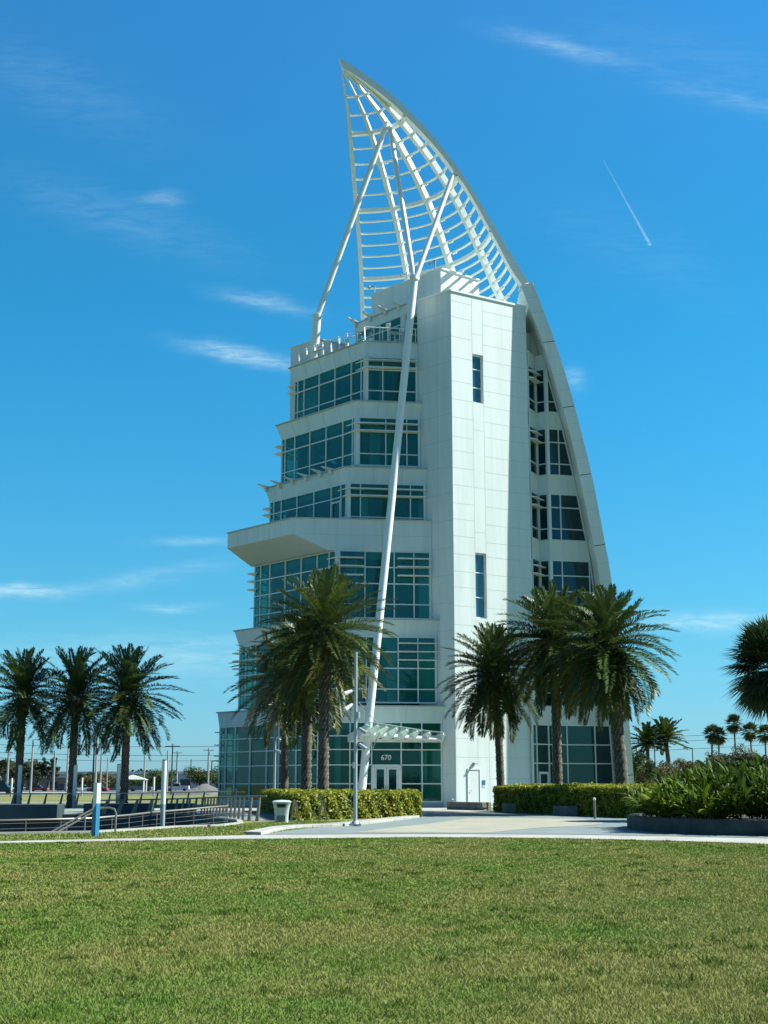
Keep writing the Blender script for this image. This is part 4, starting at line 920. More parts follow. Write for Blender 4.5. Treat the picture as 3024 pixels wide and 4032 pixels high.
def fan_crown(seed, nl, R0, leafr, low, seg=22, wid=.035, dead=.12):
    rng = np.random.default_rng(seed); V = []; F = []; C = []
    for i in range(nl):
        u = (i + .5) / nl; el = R(84 - (84 - low) * u) + rng.normal(0, .1); az = i * 2.39996 + rng.normal(0, .2)
        d = np.array([math.cos(el) * math.cos(az), math.cos(el) * math.sin(az), math.sin(el)]); pl = R0 * rng.uniform(.75, 1.05)
        tip = d * pl + np.array([0, 0, -.10 * pl * math.cos(el)]); side = np.cross(d, [0, 0, 1.]); side /= np.linalg.norm(side) + 1e-6; up = np.cross(side, d)
        tint = np.ones(3) * rng.uniform(.7, 1.25)
        if u > 1 - dead: tint = np.array([2.4, 1.7, 1.2]) * rng.uniform(.5, .9)
        k = len(V); V += [-side * .02, side * .02, tip + side * .015, tip - side * .015]; F.append((k, k + 1, k + 2, k + 3)); C += [tint] * 4
        dirn = d + np.array([0, 0, -.18]); dirn /= np.linalg.norm(dirn)
        for s in range(seg):
            a = (s / (seg - 1) - .5) * R(235) + rng.normal(0, .03); v = dirn * math.cos(a) + side * math.sin(a) + up * (.12 * math.cos(a * 1.3) - .05)
            l = leafr * (.72 + .28 * math.cos(a * .7)) * rng.uniform(.9, 1.1); w = np.cross(v, up); w /= np.linalg.norm(w) + 1e-6
            m_ = tip + v * l * .55; e = tip + v * l + np.array([0, 0, -.14 * l * rng.uniform(.5, 1.2)]); k = len(V)
            V += [tip, m_ + w * wid, e, m_ - w * wid]; F.append((k, k + 1, k + 2, k + 3)); sh = tint * rng.uniform(.8, 1.25); C += [sh * .8, sh, sh * 1.1, sh]
    return np.array(V), np.array(F), np.array(C)
t = thing('fan_palm', 'large round fan palm at the right edge, its spiky crown cut off by the frame', 'palm tree', (16.75, 56, 0))
V, F, C = palm_trunk(5, 6.2, .26, .22); np_mesh('trunk', V, F, TRUNK, t, col=C)
V, F, C = fan_crown(3, 165, 1.25, 1.30, -72, seg=22, wid=.045); np_mesh('crown', V + np.array([0, 0, 6.45]), F, FANLEAF, t, col=C)
for (x, y, h, ln, sd_, lab) in ((65.0, 260, 11.2, -1.2, 1, 'far fan palm on a thin bent trunk, leftmost of the row at right'), (66.6, 262, 10.9, 0, 2, 'far fan palm on a thin straight trunk overlapping the bent one'),
                          (69.3, 260, 13.2, .3, 3, 'tallest far fan palm of the row at right'), (71.9, 258, 11.6, .2, 4, 'far fan palm just right of the tallest one, partly behind the big fan palm'), (75.9, 262, 11.3, 0, 6, 'far fan palm at the right edge of the picture')):
    t = thing('fan_palm', lab, 'palm tree', (x, y, 0), 0, 'row of far fan palms'); b = MB(); b.tube([(ln, 0, 0), (ln * .4, 0, h * .5), (0, 0, h)], [.28, .2, .17], 8); b.build('trunk', SMOOTHTRUNK, t, smooth=True)
    V, F, C = fan_crown(40 + sd_, 40, 1.15, 1.25, -80, seg=14, wid=.10, dead=.3); np_mesh('crown', V + np.array([0, 0, h + .2]), F, FANLEAF, t, col=C)

def leaf_cloud(rng, pts, nrm, size, tints, spread=.6, elong=1.5):
    """leaf quads at pts facing roughly nrm"""
    n = len(pts); d = nrm + rng.normal(0, spread, (n, 3)); d /= np.linalg.norm(d, axis=1)[:, None] + 1e-9
    a = np.cross(d, rng.normal(0, 1, (n, 3))); a /= np.linalg.norm(a, axis=1)[:, None] + 1e-9; b = np.cross(d, a)
    s = (size * rng.uniform(.6, 1.3, n))[:, None]; V = np.stack([pts - a * s * elong / 2, pts + b * s / 2, pts + a * s * elong / 2, pts - b * s / 2], 1).reshape(-1, 3)
    return V, np.arange(4 * n).reshape(-1, 4), np.repeat(tints, 4, 0)

def hedge(label, poly, h, seed, group, dens=620, top=240, hv=.06):
    rng = np.random.default_rng(seed); P = np.array(poly); c = P.mean(0)
    t = thing('hedge', label, 'hedge', (float(c[0]), float(c[1]), 0), 0, group); Q = P - c
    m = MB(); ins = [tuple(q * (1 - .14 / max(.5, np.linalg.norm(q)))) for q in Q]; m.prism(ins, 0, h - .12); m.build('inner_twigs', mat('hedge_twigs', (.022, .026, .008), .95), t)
    pts = []; nr = []; n = len(Q); area = 0
    for i in range(n):
        a, b = Q[i], Q[(i + 1) % n]; e = b - a; ln = np.linalg.norm(e); k = int(ln * h * dens); nn = np.array([e[1], -e[0], 0]) / ln
        u = rng.uniform(0, 1, k); z = rng.uniform(.02, h, k); wave = .05 * np.sin(u * ln * 3.1 + i) + .05 * np.sin(u * ln * 7.3 + z * 5) + rng.normal(0, .045, k) - .06
        pts.append(np.c_[a[0] + e[0] * u + nn[0] * wave, a[1] + e[1] * u + nn[1] * wave, z]); nr.append(np.tile(nn + np.array([0, 0, .35]), (k, 1)))
    lo, hi = Q.min(0), Q.max(0); k = int((hi - lo).prod() * top); s = rng.uniform(lo, hi, (k, 2)); ok = np.zeros(k, bool)
    for i in range(n):
        a, b = Q[i], Q[(i + 1) % n]; cond = (a[1] > s[:, 1]) != (b[1] > s[:, 1]); xx = (b[0] - a[0]) * (s[:, 1] - a[1]) / (b[1] - a[1] + 1e-9) + a[0]; ok ^= cond & (s[:, 0] < xx)
    s = s[ok]; z = h + hv * np.sin(s[:, 0] * 2.1) * np.cos(s[:, 1] * 1.7) + rng.normal(0, .05, len(s)); pts.append(np.c_[s, z]); nr.append(np.tile([0, 0, 1.], (len(s), 1)))
    pts = np.vstack(pts); nr = np.vstack(nr); g = rng.uniform(.5, 1.1, (len(pts), 1)) * np.array([1, 1, 1.]); g[rng.random(len(pts)) < .35] *= np.array([.38, .62, .8])
    V, F, C = leaf_cloud(rng, pts, nr, .085, g, .6, 1.5); np_mesh('foliage', V, F, HEDGELEAF, t, col=C)
GH = 'clipped hedges in front of the tower'
hedge('long clipped yellow-green hedge left of the entrance, round three palm trunks', [(-3.85, 56.9), (1.72, 63.1), (1.75, 65.6), (-2.4, 77.0), (-7.2, 77.5), (-5.3, 66.0)], 1.12, 1, GH)
hedge('clipped hedge farthest back right of the service door, behind a concrete block', [(6.25, 76.0), (7.65, 72.3), (13.5, 74.5), (12.5, 79)], 1.40, 2, GH, top=180)
hedge('clipped hedge between two concrete blocks right of the entrance, in shade', [(7.12, 72.0), (9.0, 66.8), (14.5, 69.5), (13.4, 74)], 1.40, 3, GH, top=180)
hedge('nearest long clipped hedge at the right, running behind the planted bed', [(8.72, 66.5), (11.8, 60.2), (22, 63), (20, 70)], 1.40, 4, GH, top=180)

# planted bed in a curved concrete planter at the right
def planter():
    o = [(11.6, 51.5), (9.6, 49.6), (8.62, 47.2), (8.44, 45.2), (8.62, 43.2), (9.4, 41.3), (10.5, 40.1), (11.9, 39.3), (14, 38.6), (17, 38.0), (21, 37.8), (22, 50), (16, 52)]
    P = [Vector((a, b)) for a, b in o]; c = sum(P, Vector((0, 0))) / len(P)
    sm = []; n = len(P)
    for i in range(n):
        a, b, d, e = P[i - 1], P[i], P[(i + 1) % n], P[(i + 2) % n]
        for k in range(4):
            t = k / 4; sm.append(.5 * ((2 * b) + (d - a) * t + (2 * a - 5 * b + 4 * d - e) * t * t + (3 * b - a - 3 * d + e) * t ** 3))
    inn = [p + (c - p).normalized() * .32 for p in sm]; m = MB(); n = len(sm); h = .46
    vs = [(p.x, p.y, 0) for p in sm] + [(p.x, p.y, h) for p in sm] + [(p.x, p.y, h) for p in inn] + [(p.x, p.y, .3) for p in inn]
    m.raw(vs, [f for i in range(n) for j in [(i + 1) % n] for f in ((i, j, n + j, n + i), (n + i, n + j, 2 * n + j, 2 * n + i), (2 * n + i, 2 * n + j, 3 * n + j, 3 * n + i))])
    t = thing('planter', 'low curved planter of dark stained concrete at the right edge of the plaza', 'planter', (0, 0, 0)); m.build('planter_wall', CONC_DARK, t)
    m = MB(); m.face([(p.x, p.y, .36) for p in inn]); m.build('soil', SOIL, t)
planter()
def ginger(seed, h, rad, nst):
    rng = np.random.default_rng(seed); V = []; F = []; C = []
    for i in range(nst):
        az = rng.uniform(0, 2 * math.pi); q = rad * .5 * math.sqrt(rng.random()); base = np.array([q * math.cos(az), q * math.sin(az), 0]); lean = rng.uniform(.15, .75); hh = h * rng.uniform(.6, 1.08)
        tipd = np.array([math.cos(az) * lean, math.sin(az) * lean, 1.]); ts = np.linspace(0, 1, 8); path = base + np.outer(ts * hh, tipd / np.linalg.norm(tipd)) + np.outer(ts ** 2 * lean * hh * .35, [math.cos(az), math.sin(az), -.55]); g = rng.uniform(.65, 1.25)
        for j in range(1, 8):
            for rep_ in range(2):
                s = 1 if rep_ else -1; fw = path[j] - path[j - 1]; fw /= np.linalg.norm(fw); lat = np.cross(fw, rng.normal(0, 1, 3)); lat /= np.linalg.norm(lat)
                d = fw * .95 + lat * s * .7 + np.array([0, 0, .1]); d /= np.linalg.norm(d); L = rng.uniform(.42, .70); w = np.cross(d, [0, 0, 1.]); w /= np.linalg.norm(w) + 1e-6; w = w + np.cross(d, w) * rng.normal(0, .5); w *= L * .075
                m1 = path[j] + d * L * .38; m2 = path[j] + d * L * .75 + np.array([0, 0, -.05 * L]); e = path[j] + d * L + np.array([0, 0, -.20 * L]); k = len(V)
                V += [path[j], m1 + w, m2 + w * .75, e, m2 - w * .75, m1 - w]; F += [(k, k + 1, k + 5, k + 5), (k + 1, k + 2, k + 4, k + 5), (k + 2, k + 3, k + 4, k + 4)]
                c = np.array([1., 1, 1]) * g * rng.uniform(.75, 1.25)
                if rng.random() < .12: c = c * np.array([1.6, 1.35, .7])
                C += [c * .8, c, c, c * 1.1, c, c]
    V = np.array(V); T = []
    for f in F:
        if f[2] == f[3]: T.append(f[:3])
        else: T += [(f[0], f[1], f[2]), (f[0], f[2], f[3])]
    return V, np.array(T), np.array(C)
src = []
for i, (x, y, h) in enumerate(((9.35, 44.6, .85), (9.5, 42.9, 1.0), (10.3, 41.6, .95), (9.7, 46.6, 1.2), (10.6, 44.3, 1.45), (11.4, 41.0, 1.25), (11.5, 43.2, 1.75), (10.9, 47.6, 1.6), (12.6, 40.8, 1.6), (12.9, 42.8, 2.0), (12.2, 46.0, 1.9), (13.9, 40.2, 1.65), (14.2, 42.2, 2.0), (14.0, 45.5, 2.0), (15.4, 40.3, 1.6), (15.8, 43.0, 1.95), (12.6, 49.0, 1.7), (17.3, 41.0, 1.7))):
    V, F, C = ginger(200 + i, h * (.95 if x < 11 else .98), .95, 40)
    o = np_mesh('ginger_shrub', V, F, SHRUBLEAF, None, col=C * (np.array([1.9, 1.65, 1.2]) if x < 10.7 else 1.0), loc=(x, y, .34))  # sunlight on the left plants painted into their tint; the rest stay darker
    tag(o, 'leafy ginger shrub with long pointed leaves in the curved planter', 'shrub', 'ginger shrubs in the curved planter')

def tree(name, label, x, y, h, w, seed, group=None, col=(1, 1, 1), n=1500, leaf=.34, trunk_h=None, bare=0.):
    n = int(n * 1.7); leaf *= .8
    rng = np.random.default_rng(seed); t = thing(name, label, 'tree', (x, y, 0), 0, group); th = trunk_h or h * .28; b = MB()
    b.tube([(0, 0, 0), (0, 0, th), (.1, 0, h * .6)], [h * .028, h * .022, h * .012], 8); nl = 9; cl = []
    for i in range(nl):
        a = rng.uniform(0, 6.28); q = rng.uniform(.25, .95) * w / 2; z = rng.uniform(th * 1.2, h * .88); p = np.array([q * math.cos(a), q * math.sin(a), z]); b.tube([(0, 0, th * rng.uniform(.7, 1.1)), (p[0] * .5, p[1] * .5, z * .75), tuple(p)], [h * .014, h * .009, h * .003], 6); cl.append(p)
    b.build('trunk', SMOOTHTRUNK, t)
    for i in range(12): a = rng.uniform(0, 6.28); q = math.sqrt(rng.random()) * w * .42; zz = th + (h - th) * (.25 + .62 * rng.random() * (1 - (q / (w * .5)) ** 2 * .7)); cl.append(np.array([q * math.cos(a), q * math.sin(a), zz]))
    cl = np.array(cl); ci = rng.integers(0, len(cl), n); rad = w * rng.uniform(.10, .21, len(cl)); d = rng.normal(0, 1, (n, 3)); d /= np.linalg.norm(d, axis=1)[:, None]; q = rad[ci] * rng.random(n) ** .4
    pts = cl[ci] + d * q[:, None] * np.array([1, 1, .75]); g = (rng.uniform(.65, 1.3, len(cl))[ci] * rng.uniform(.7, 1.3, n))[:, None] * np.array(col)
    V, F, C = leaf_cloud(rng, pts, d + np.array([0, 0, .3]), leaf, g, .7, 1.3); np_mesh('crown', V, F, TREELEAF, t, col=C)

# ------------------------------------------------------------------ street furniture
def furniture():
    # tall lamp column with spotlights
    t = thing('lamp_post', 'tall grey lamp post with spotlights on the kerb in front of the entrance hedge', 'lamp post', (-1.06, 49.1, 0))
    b = MB(); b.tube([(0, 0, 0), (0, 0, 6.42)], [.078, .056], 14); b.build('pole', GALV, t, smooth=True)
    b = MB(); b.prism([(-.22, -.22), (.22, -.22), (.22, .22), (-.22, .22)], .03, .09); b.lathe([(.16, .09), (.12, .16), (.09, .2)], seg=14)
    for sx in (-.16, .16):
        for sy in (-.16, .16): b.tube([(sx, sy, .05), (sx, sy, .14)], .022, 6)
    b.build('base_plate', GALV, t)
    for z, dx, dz in ((4.95, -.42, -.12), (4.45, -.38, -.2), (3.55, .40, -.18), (2.98, .40, -.2)):
        s = MB(); a = Vector((dx * .35, -.05, z)); e = Vector((dx, -.18, z + dz)); s.bar((0, 0, z + .02), a, .04, .04); s.tube([a, e], [.06, .085], 10); s.build('spotlight', WHITE if z > 4 else GALV, t, smooth=True)
    for q, z, r in ((.09, 3.95, .07), (-.07, 2.1, .05)): b = MB(); b.tube([(q, -.04, z), (q, -.04, z + .22)], r, 8); b.build('junction_box', GALV, t, smooth=True)
    t = thing('lamp_post', 'thin lamp post with spotlights behind the left hedge, in front of the glass ground floor', 'lamp post', (-6.5, 78.5, 0))
    b = MB(); b.tube([(0, 0, 0), (0, 0, 7.0)], [.085, .07], 10); b.build('pole', GALV, t, smooth=True)
    for z, dx in ((6.3, -.4), (5.6, -.4), (4.2, .45), (3.5, .45)):
        s = MB(); s.tube([(0, 0, z), (dx * .4, -.1, z), (dx, -.2, z - .18)], [.03, .05, .09], 8); s.build('spotlight', WHITE, t, smooth=True)
    # litter bin
    t = thing('litter_bin', 'pale grey-green litter bin with a dark slot, beside the left hedge', 'litter bin', (-4.15, 53.9, 0), R(8))
    prof = [(.27, 0), (.275, .25), (.30, .5), (.35, .74), (.375, .80)]; m = MB()
    rings = []
    for r, z in prof:
        for k in range(24):
            a = 2 * math.pi * k / 24; cx, cy = math.cos(a), math.sin(a); s = (abs(cx) ** 4 + abs(cy) ** 4) ** -.25; rings.append((r * s * cx, r * s * cy * .9, z))
    m.raw(rings, [(i * 24 + k, i * 24 + (k + 1) % 24, i * 24 + 24 + (k + 1) % 24, i * 24 + 24 + k) for i in range(len(prof) - 1) for k in range(24)] + [tuple(range(23, -1, -1))]); m.build('body', BIN, t, smooth=True)
    m = MB(); rr = []
    for r, z in ((.385, .79), (.39, .82), (.33, .87), (.05, .895)):
        for k in range(24):
            a = 2 * math.pi * k / 24; cx, cy = math.cos(a), math.sin(a); s = (abs(cx) ** 4 + abs(cy) ** 4) ** -.25; rr.append((r * s * cx, r * s * cy * .9, z))
    m.raw(rr, [(i * 24 + k, i * 24 + (k + 1) % 24, i * 24 + 24 + (k + 1) % 24, i * 24 + 24 + k) for i in range(3) for k in range(24)] + [tuple(range(72, 96)), tuple(range(23, -1, -1))]); m.build('lid', BIN, t, smooth=True)
    m = MB(); m.hexa([(-.19, -.335, .60), (.13, -.335, .60), (.13, -.28, .60), (-.19, -.28, .60)], [(-.22, -.352, .735), (.15, -.352, .735), (.15, -.28, .735), (-.22, -.28, .735)]); m.build('slot', BLACK, t)
    m = MB(); m.box((-.04, -.268, .16), (.34, .01, .24)); m.build('badge', BIN_DARK, t)
    # blue and white pylon
    t = thing('information_pylon', 'square white pylon with a bright blue lower half on the grass strip', 'pylon', (-8.57, 39.6, 0), R(-32))
    m = MB(); m.prism([(-.076, -.076), (.076, -.076), (.076, .076), (-.076, .076)], .78, 1.55); m.build('upper_body', WHITE, t)
    m = MB(); w = .079
    m.raw([(-w, -w, 0), (w, -w, 0), (w, w, 0), (-w, w, 0), (-w, -w, .72), (w, -w, .96), (w, w, .96), (-w, w, .45)], [(3, 2, 1, 0), (0, 1, 5, 4), (1, 2, 6, 5), (2, 3, 7, 6), (3, 0, 4, 7), (4, 5, 6), (4, 6, 7)]); m.build('lower_body', BLUE, t)
    m = MB(); m.prism([(-.076, -.076), (.076, -.076), (.076, .076), (-.076, .076)], .0, .779); m.build('core', WHITE, t)
    # white cylindrical light columns
    GP = 'white light columns round the sunken terrace'
    for x, y, top, base, lab in ((-7.9, 47.5, 2.34, -.6, 'nearest white light column with a grey steel foot, in front of the terrace railing'), (-20.35, 87.2, 2.75, 0, 'light column in shade in front of the palm trunk in the middle beyond the terrace'),
                           (-24.0, 87.2, 2.75, 0, 'light column in shade in front of the leftmost palm trunk'), (-17.5, 87.2, 2.8, 0, 'light column in shade just left of the rightmost palm trunk beyond the terrace'),
                           (-49.2, 175, 2.35, 0, 'far white light column left of the leftmost palm trunk'), (-39.9, 175, 2.4, 0, 'far white light column between the middle and right palm trunks'), (-30.4, 175, 2.5, 0, 'far white light column right of the rightmost palm trunk beyond the terrace')):
        t = thing('light_column', lab, 'light column', (x, y, 0), 0, GP); far = y > 100; r = .088 if y < 60 else .125
        m = MB(); m.tube([(0, 0, .82), (0, 0, top)], r, 14); m.build('shade', WHITE, t, smooth=True)
        m = MB(); m.tube([(0, 0, base), (0, 0, .82)], r * .97, 14); m.build('foot', GALV, t, smooth=True)
        m = MB(); m.tube([(0, 0, top), (0, 0, top + .05)], r * .8, 14); m.build('cap', BIN_DARK, t)
    # bollards
    for x, y, h, r, lab in ((9.38, 59.2, .94, .055, 'steel bollard in front of the nearest right hedge'), (4.35, 84.5, .62, .06, 'small bollard light beside the concrete block by the service door')):
        t = thing('bollard', lab, 'bollard', (x, y, 0)); m = MB(); m.tube([(0, 0, 0), (0, 0, h * .88)], r, 12); m.build('shaft', STEEL, t, smooth=True); m = MB(); m.lathe([(r, h * .88), (r * 1.15, h * .9), (r * 1.1, h * .97), (.01, h)], seg=12); m.build('cap', WHITE, t, smooth=True)
    # low concrete blocks
    for (x0, y0), (x1, y1), d, lab in (((3.85, 81.4), (5.80, 78.5), .7, 'longest concrete block, streaked with dirt, in front of the service door'), ((6.60, 74.5), (7.50, 72.05), .6, 'concrete block in front of the farthest right hedge'), ((8.45, 66.6), (8.88, 64.7), .6, 'smallest concrete block, between the middle and nearest right hedges')):
        a, b = Vector((x0, y0, 0)), Vector((x1, y1, 0)); e = (b - a).normalized(); n = Vector((-e.y, e.x, 0)); m = MB(); q = [a, b, b + n * d, a + n * d]; m.prism([(p.x, p.y) for p in q], 0, .48)
        tag(m.build('concrete_block', CONC_WALL, bevel=.02), lab, 'concrete block', 'low concrete blocks by the hedges')
    # standpipe beside the hedge
    t = thing('standpipe', 'small rusty standpipe at the left end of the back hedge', 'standpipe', (6.1, 78.3, 0)); m = MB(); m.tube([(0, 0, 0), (0, 0, .42)], .05, 8); m.lathe([(.05, .36), (.09, .40), (.07, .48), (.01, .5)], seg=8); m.build('pipe', mat('rusty_iron', (.12, .05, .03), .8), t); m = MB(); m.tube([(-.3, 0, .12), (0, 0, .14)], .05, 8); m.tube([(-.3, 0, .0), (-.3, 0, .2)], .06, 8); m.build('valve', CONC_WALL, t)
    # bent-plate cycle stands in front of the hedge
    for x, y, lab in ((-3.72, 55.6, 'bent steel cycle stand next to the litter bin'), (-2.62, 57.0, 'bent steel cycle stand in front of the nearest palm trunk')):
        t = thing('cycle_stand', lab, 'cycle stand', (x, y, 0), R(12), 'steel cycle stands in front of the left hedge')
        for s in (-1, 1): m = MB(); m.bar((.17 * s, 0, 0), (.03 * s, 0, .86), .05, .16, up=(0, 1, 0)); m.build('leg', STEEL, t)
    # dark shaded benches beyond the terrace
    GB = 'dark blocks beyond the sunken terrace'
    for x0, x1, y, lab in ((-27, -16.6, 67.6, 'longest dark shaded seating block at the left edge beyond the terrace'), (-15.9, -12.4, 70.3, 'dark shaded seating block behind the middle palm trunk'), (-11.9, -10.2, 70.6, 'dark shaded seating block around the rightmost palm trunk')):
        m = MB(); m.prism([(x0, y), (x1, y), (x1, y + 1.5), (x0, y + 1.5)], -.3, .52); tag(m.build('seating_block', DARKWALL, bevel=.03), lab, 'seating block', GB)
furniture()

def railing(name, label, path, h, post_every, fin=.0, lean=.0, rail_r=.035, cables=0, ztop=None, postmat=FINPOST, base=None, group=None):
    """guard rail along a path of (x, y, z of the rail); posts of flat leaning plates (fin) or tubes"""
    p0 = path[0]; t = thing(name, label, 'railing', (p0[0], p0[1], 0), 0, group); P = [Vector(p) - Vector((p0[0], p0[1], 0)) for p in path]
    m = MB(); m.tube(P, rail_r, 8); m.build('top_rail', STEEL, t, smooth=True)
    if cables:
        m = MB()
        for j in range(cables): m.tube([p - Vector((0, 0, h * (j + .6) / (cables + .5))) for p in P], .0045, 4)
        m.build('cables', STEEL, t)
    s = [0]
    for a, b in zip(P, P[1:]): s.append(s[-1] + (b - a).length)
    d = post_every * .5
    while d < s[-1]:
        i = max(k for k in range(len(s) - 1) if s[k] <= d); f = (d - s[i]) / (s[i + 1] - s[i]); p = P[i].lerp(P[i + 1], f); e = (P[i + 1] - P[i]).normalized(); n = Vector((-e.y, e.x, 0)); m = MB()
        if fin:
            zb = 0 if base is None else base; q = Vector((p.x, p.y, zb)) - e * lean; a, b = e * fin * .55, e * fin * .28; w = n * .03
            m.raw([q - a - w, q + a - w, q + a + w, q - a + w, p - b - w, p + b - w, p + b + w, p - b + w], [(3, 2, 1, 0), (4, 5, 6, 7), (0, 1, 5, 4), (1, 2, 6, 5), (2, 3, 7, 6), (3, 0, 4, 7)])
        else: m.tube([p - Vector((0, 0, h)), p], .018, 6)
        m.build('post', postmat, t); d += post_every
railing('guard_railing', 'dark curved guard railing with leaning posts, farthest back beyond the sunken terrace', [(-27, 84, .92), (-20.0, 85, .95), (-14.4, 86, .98), (-11.0, 86.5, 1.05), (-9.0, 86.0, 1.05)], 1.0, 1.0, fin=.17, lean=.18, postmat=DARKWALL, cables=3)
railing('guard_railing', 'guard railing with leaning tan plate posts, curving from the terrace stairs to the litter bin', [(-14.8, 69.25, .70), (-12.5, 69.3, .74), (-10.9, 69.1, .78), (-9.1, 66.3, .85), (-7.3, 60.8, .95), (-6.0, 57.2, 1.0), (-4.9, 55.4, 1.04)], 1.0, .78, fin=.24, lean=.22, cables=4)
railing('guard_railing', 'low steel cable railing along the grass edge of the sunken terrace', [(-22, 40.2, .36), (-12.0, 41.7, .40), (-10.7, 42.6, .41), (-9.5, 43.4, .43), (-8.75, 45.6, .48), (-8.3, 47.6, .53), (-7.4, 49.6, .59), (-6.6, 50.6, .66), (-6.15, 52.2, .68), (-6.3, 53.6, .70)], 1.05, 1.15, cables=6, postmat=STEEL)
def stairs():
    t = thing('handrail', 'pair of sloping tube handrails beside the blue pylon, running down into the sunken terrace', 'handrail', (-9.5, 42.6, 0))
    for dx, dy in ((0, 0), (.28, -.5)):
        m = MB(); P = [(-1.15, -.55, -.85), (-1.25, -.6, -.25), (-1.18, -.55, -.06), (-.9, -.35, .10), (.0, .2, .66), (.18, .3, .76), (.45, .3, .78)]
        if dx: P = P[1:] + [(.62, .3, .74), (.68, .3, .6), (.68, .3, .0)]
        m.tube([(x + dx, y + dy, z) for x, y, z in P], .032, 8); m.build('rail', STEEL, t, smooth=True)
    for x, y, z in ((-.6, -.2, .26), (-.1, .15, .58), (.25, -.3, .62)): m = MB(); m.tube([(x, y, -.95), (x, y, z)], .028, 8); m.build('post', STEEL, t)
    b = MB()
    for i in range(5): b.box((-9.1 - i * .32, 44.0, -.12 - i * .22), (.34, 2.2, .22 + .02 * i), R(20))
    tag(b.build('terrace_steps', CONC_GREY), 'short flight of concrete steps down into the sunken terrace', 'steps')
stairs()

# ------------------------------------------------------------------ beyond the road
def car(label, x, y, rz, kind, paint, group='cars in the far car park'):
    t = thing('parked_car', label, 'car', (x, y, 0), rz, group)
    L, H = {'sedan': (4.5, 1.42), 'suv': (4.7, 1.75), 'pickup': (5.6, 1.85), 'van': (5.0, 1.95)}[kind]; W = 1.8
    m = MB(); lowh = H * .55
    m.prism([(-L / 2, -W / 2), (L / 2, -W / 2), (L / 2, W / 2), (-L / 2, W / 2)], .28, lowh, top=[(-L / 2 + .08, -W / 2 + .05), (L / 2 - .12, -W / 2 + .05), (L / 2 - .12, W / 2 - .05), (-L / 2 + .08, W / 2 - .05)])
    c0, c1, c2, c3 = {'sedan': (-.30, .22, -.16, .08), 'suv': (-.47, .22, -.42, .10), 'pickup': (-.12, .24, -.08, .12), 'van': (-.48, .32, -.45, .18)}[kind]
    m.prism([(c2 * L, -W / 2 + .22), (c3 * L, -W / 2 + .22), (c3 * L, W / 2 - .22), (c2 * L, W / 2 - .22)], H - .06, H)
    p = mat('car_paint_' + paint[0], paint[1], .25, spec=.6); m.build('body', p, t, bevel=.05)
    g = MB(); g.prism([(c0 * L, -W / 2 + .1), (c1 * L, -W / 2 + .1), (c1 * L, W / 2 - .1), (c0 * L, W / 2 - .1)], lowh, H - .06, top=[(c2 * L, -W / 2 + .22), (c3 * L, -W / 2 + .22), (c3 * L, W / 2 - .22), (c2 * L, W / 2 - .22)]); g.build('window', mat('car_glass', (.02, .03, .035), .1), t)
    if kind == 'pickup': g = MB(); g.box((-.31 * L, 0, lowh + .12), (.34 * L, W - .1, .26)); g.build('load_bed', p, t)
    for sx in (-.31, .31):
        for sy in (-W / 2 + .05, W / 2 - .05): w = MB(); w.tube([(sx * L, sy - .1, .34), (sx * L, sy + .1, .34)], .34, 14); w.build('wheel', BLACK, t)
    for sy in (-.62, .62): w = MB(); w.box((L / 2 - .03, sy, lowh - .16), (.08, .3, .14)); w.build('headlight', WHITE, t)
RED = ('red', (.35, .02, .03)); WHT = ('white', (.7, .72, .72)); BLK = ('black', (.02, .022, .025)); GRY = ('grey', (.16, .17, .18)); DBL = ('dark_blue', (.03, .05, .09))
car('black van on the road at the left edge', -66.6, 230, 0, 'van', BLK, 'cars on the road')
car('bright red saloon car behind the blue pylon', -64.6, 300, R(172), 'sedan', RED)
car('red car half hidden behind the leftmost lamp poles', -79.5, 305, 0, 'sedan', RED)
car('white car between the middle palm trunk and the pylon', -71.0, 312, R(185), 'sedan', WHT)
car('dark blue car left of the red saloon', -77.0, 318, R(90), 'suv', DBL)
car('black pickup just right of the rightmost palm trunk', -57.0, 310, 0, 'pickup', GRY)
car('black off-road car next to the white pickup', -52.6, 312, 0, 'suv', BLK)
car('white pickup right of the dark cars', -48.6, 312, R(180), 'pickup', WHT)
car('dark car behind the nearest white light column', -42.4, 312, R(90), 'suv', BLK)
car('white saloon under the big bush', -37.6, 305, R(175), 'sedan', WHT)
car('black car under the big bush', -34.0, 310, R(90), 'suv', BLK)
car('black van right of the big bush', -30.6, 312, R(8), 'van', DBL)
car('white car behind the gravel heap', -27.4, 320, 0, 'suv', WHT)
car('white car right of the gravel heap, beside the tower', -40.6, 330, R(185), 'sedan', WHT)
car('dark car partly behind the leftmost light column', -87.0, 312, 0, 'suv', BLK)
def pole(label, x, y, h, r, m_, arms=0, lamp=0, cap=None, group='poles beyond the road'):
    t = thing('lamp_post' if lamp else 'utility_pole', label, 'lamp post' if lamp else 'utility pole', (x, y, 0), 0, group)
    b = MB(); b.tube([(0, 0, 0), (0, 0, h)], [r, r * .65], 8); b.build('pole', m_, t)
    for i in range(arms): b = MB(); b.bar((-1.1 + .2 * i, 0, h - .4 - 1.1 * i), (1.1 - .2 * i, 0, h - .4 - 1.1 * i), .14, .14); b.build('crossarm', m_, t)
    for s in ((1,) if lamp == 1 else (-1,) if lamp == -1 else (-1, 1) if lamp == 2 else ()): b = MB(); b.bar((0, 0, h - .08), (.9 * s, 0, h - .02), .1, .1); b.box((1.05 * s, 0, h - .05), (.6, .3, .16)); b.build('lamp_head', m_, t)
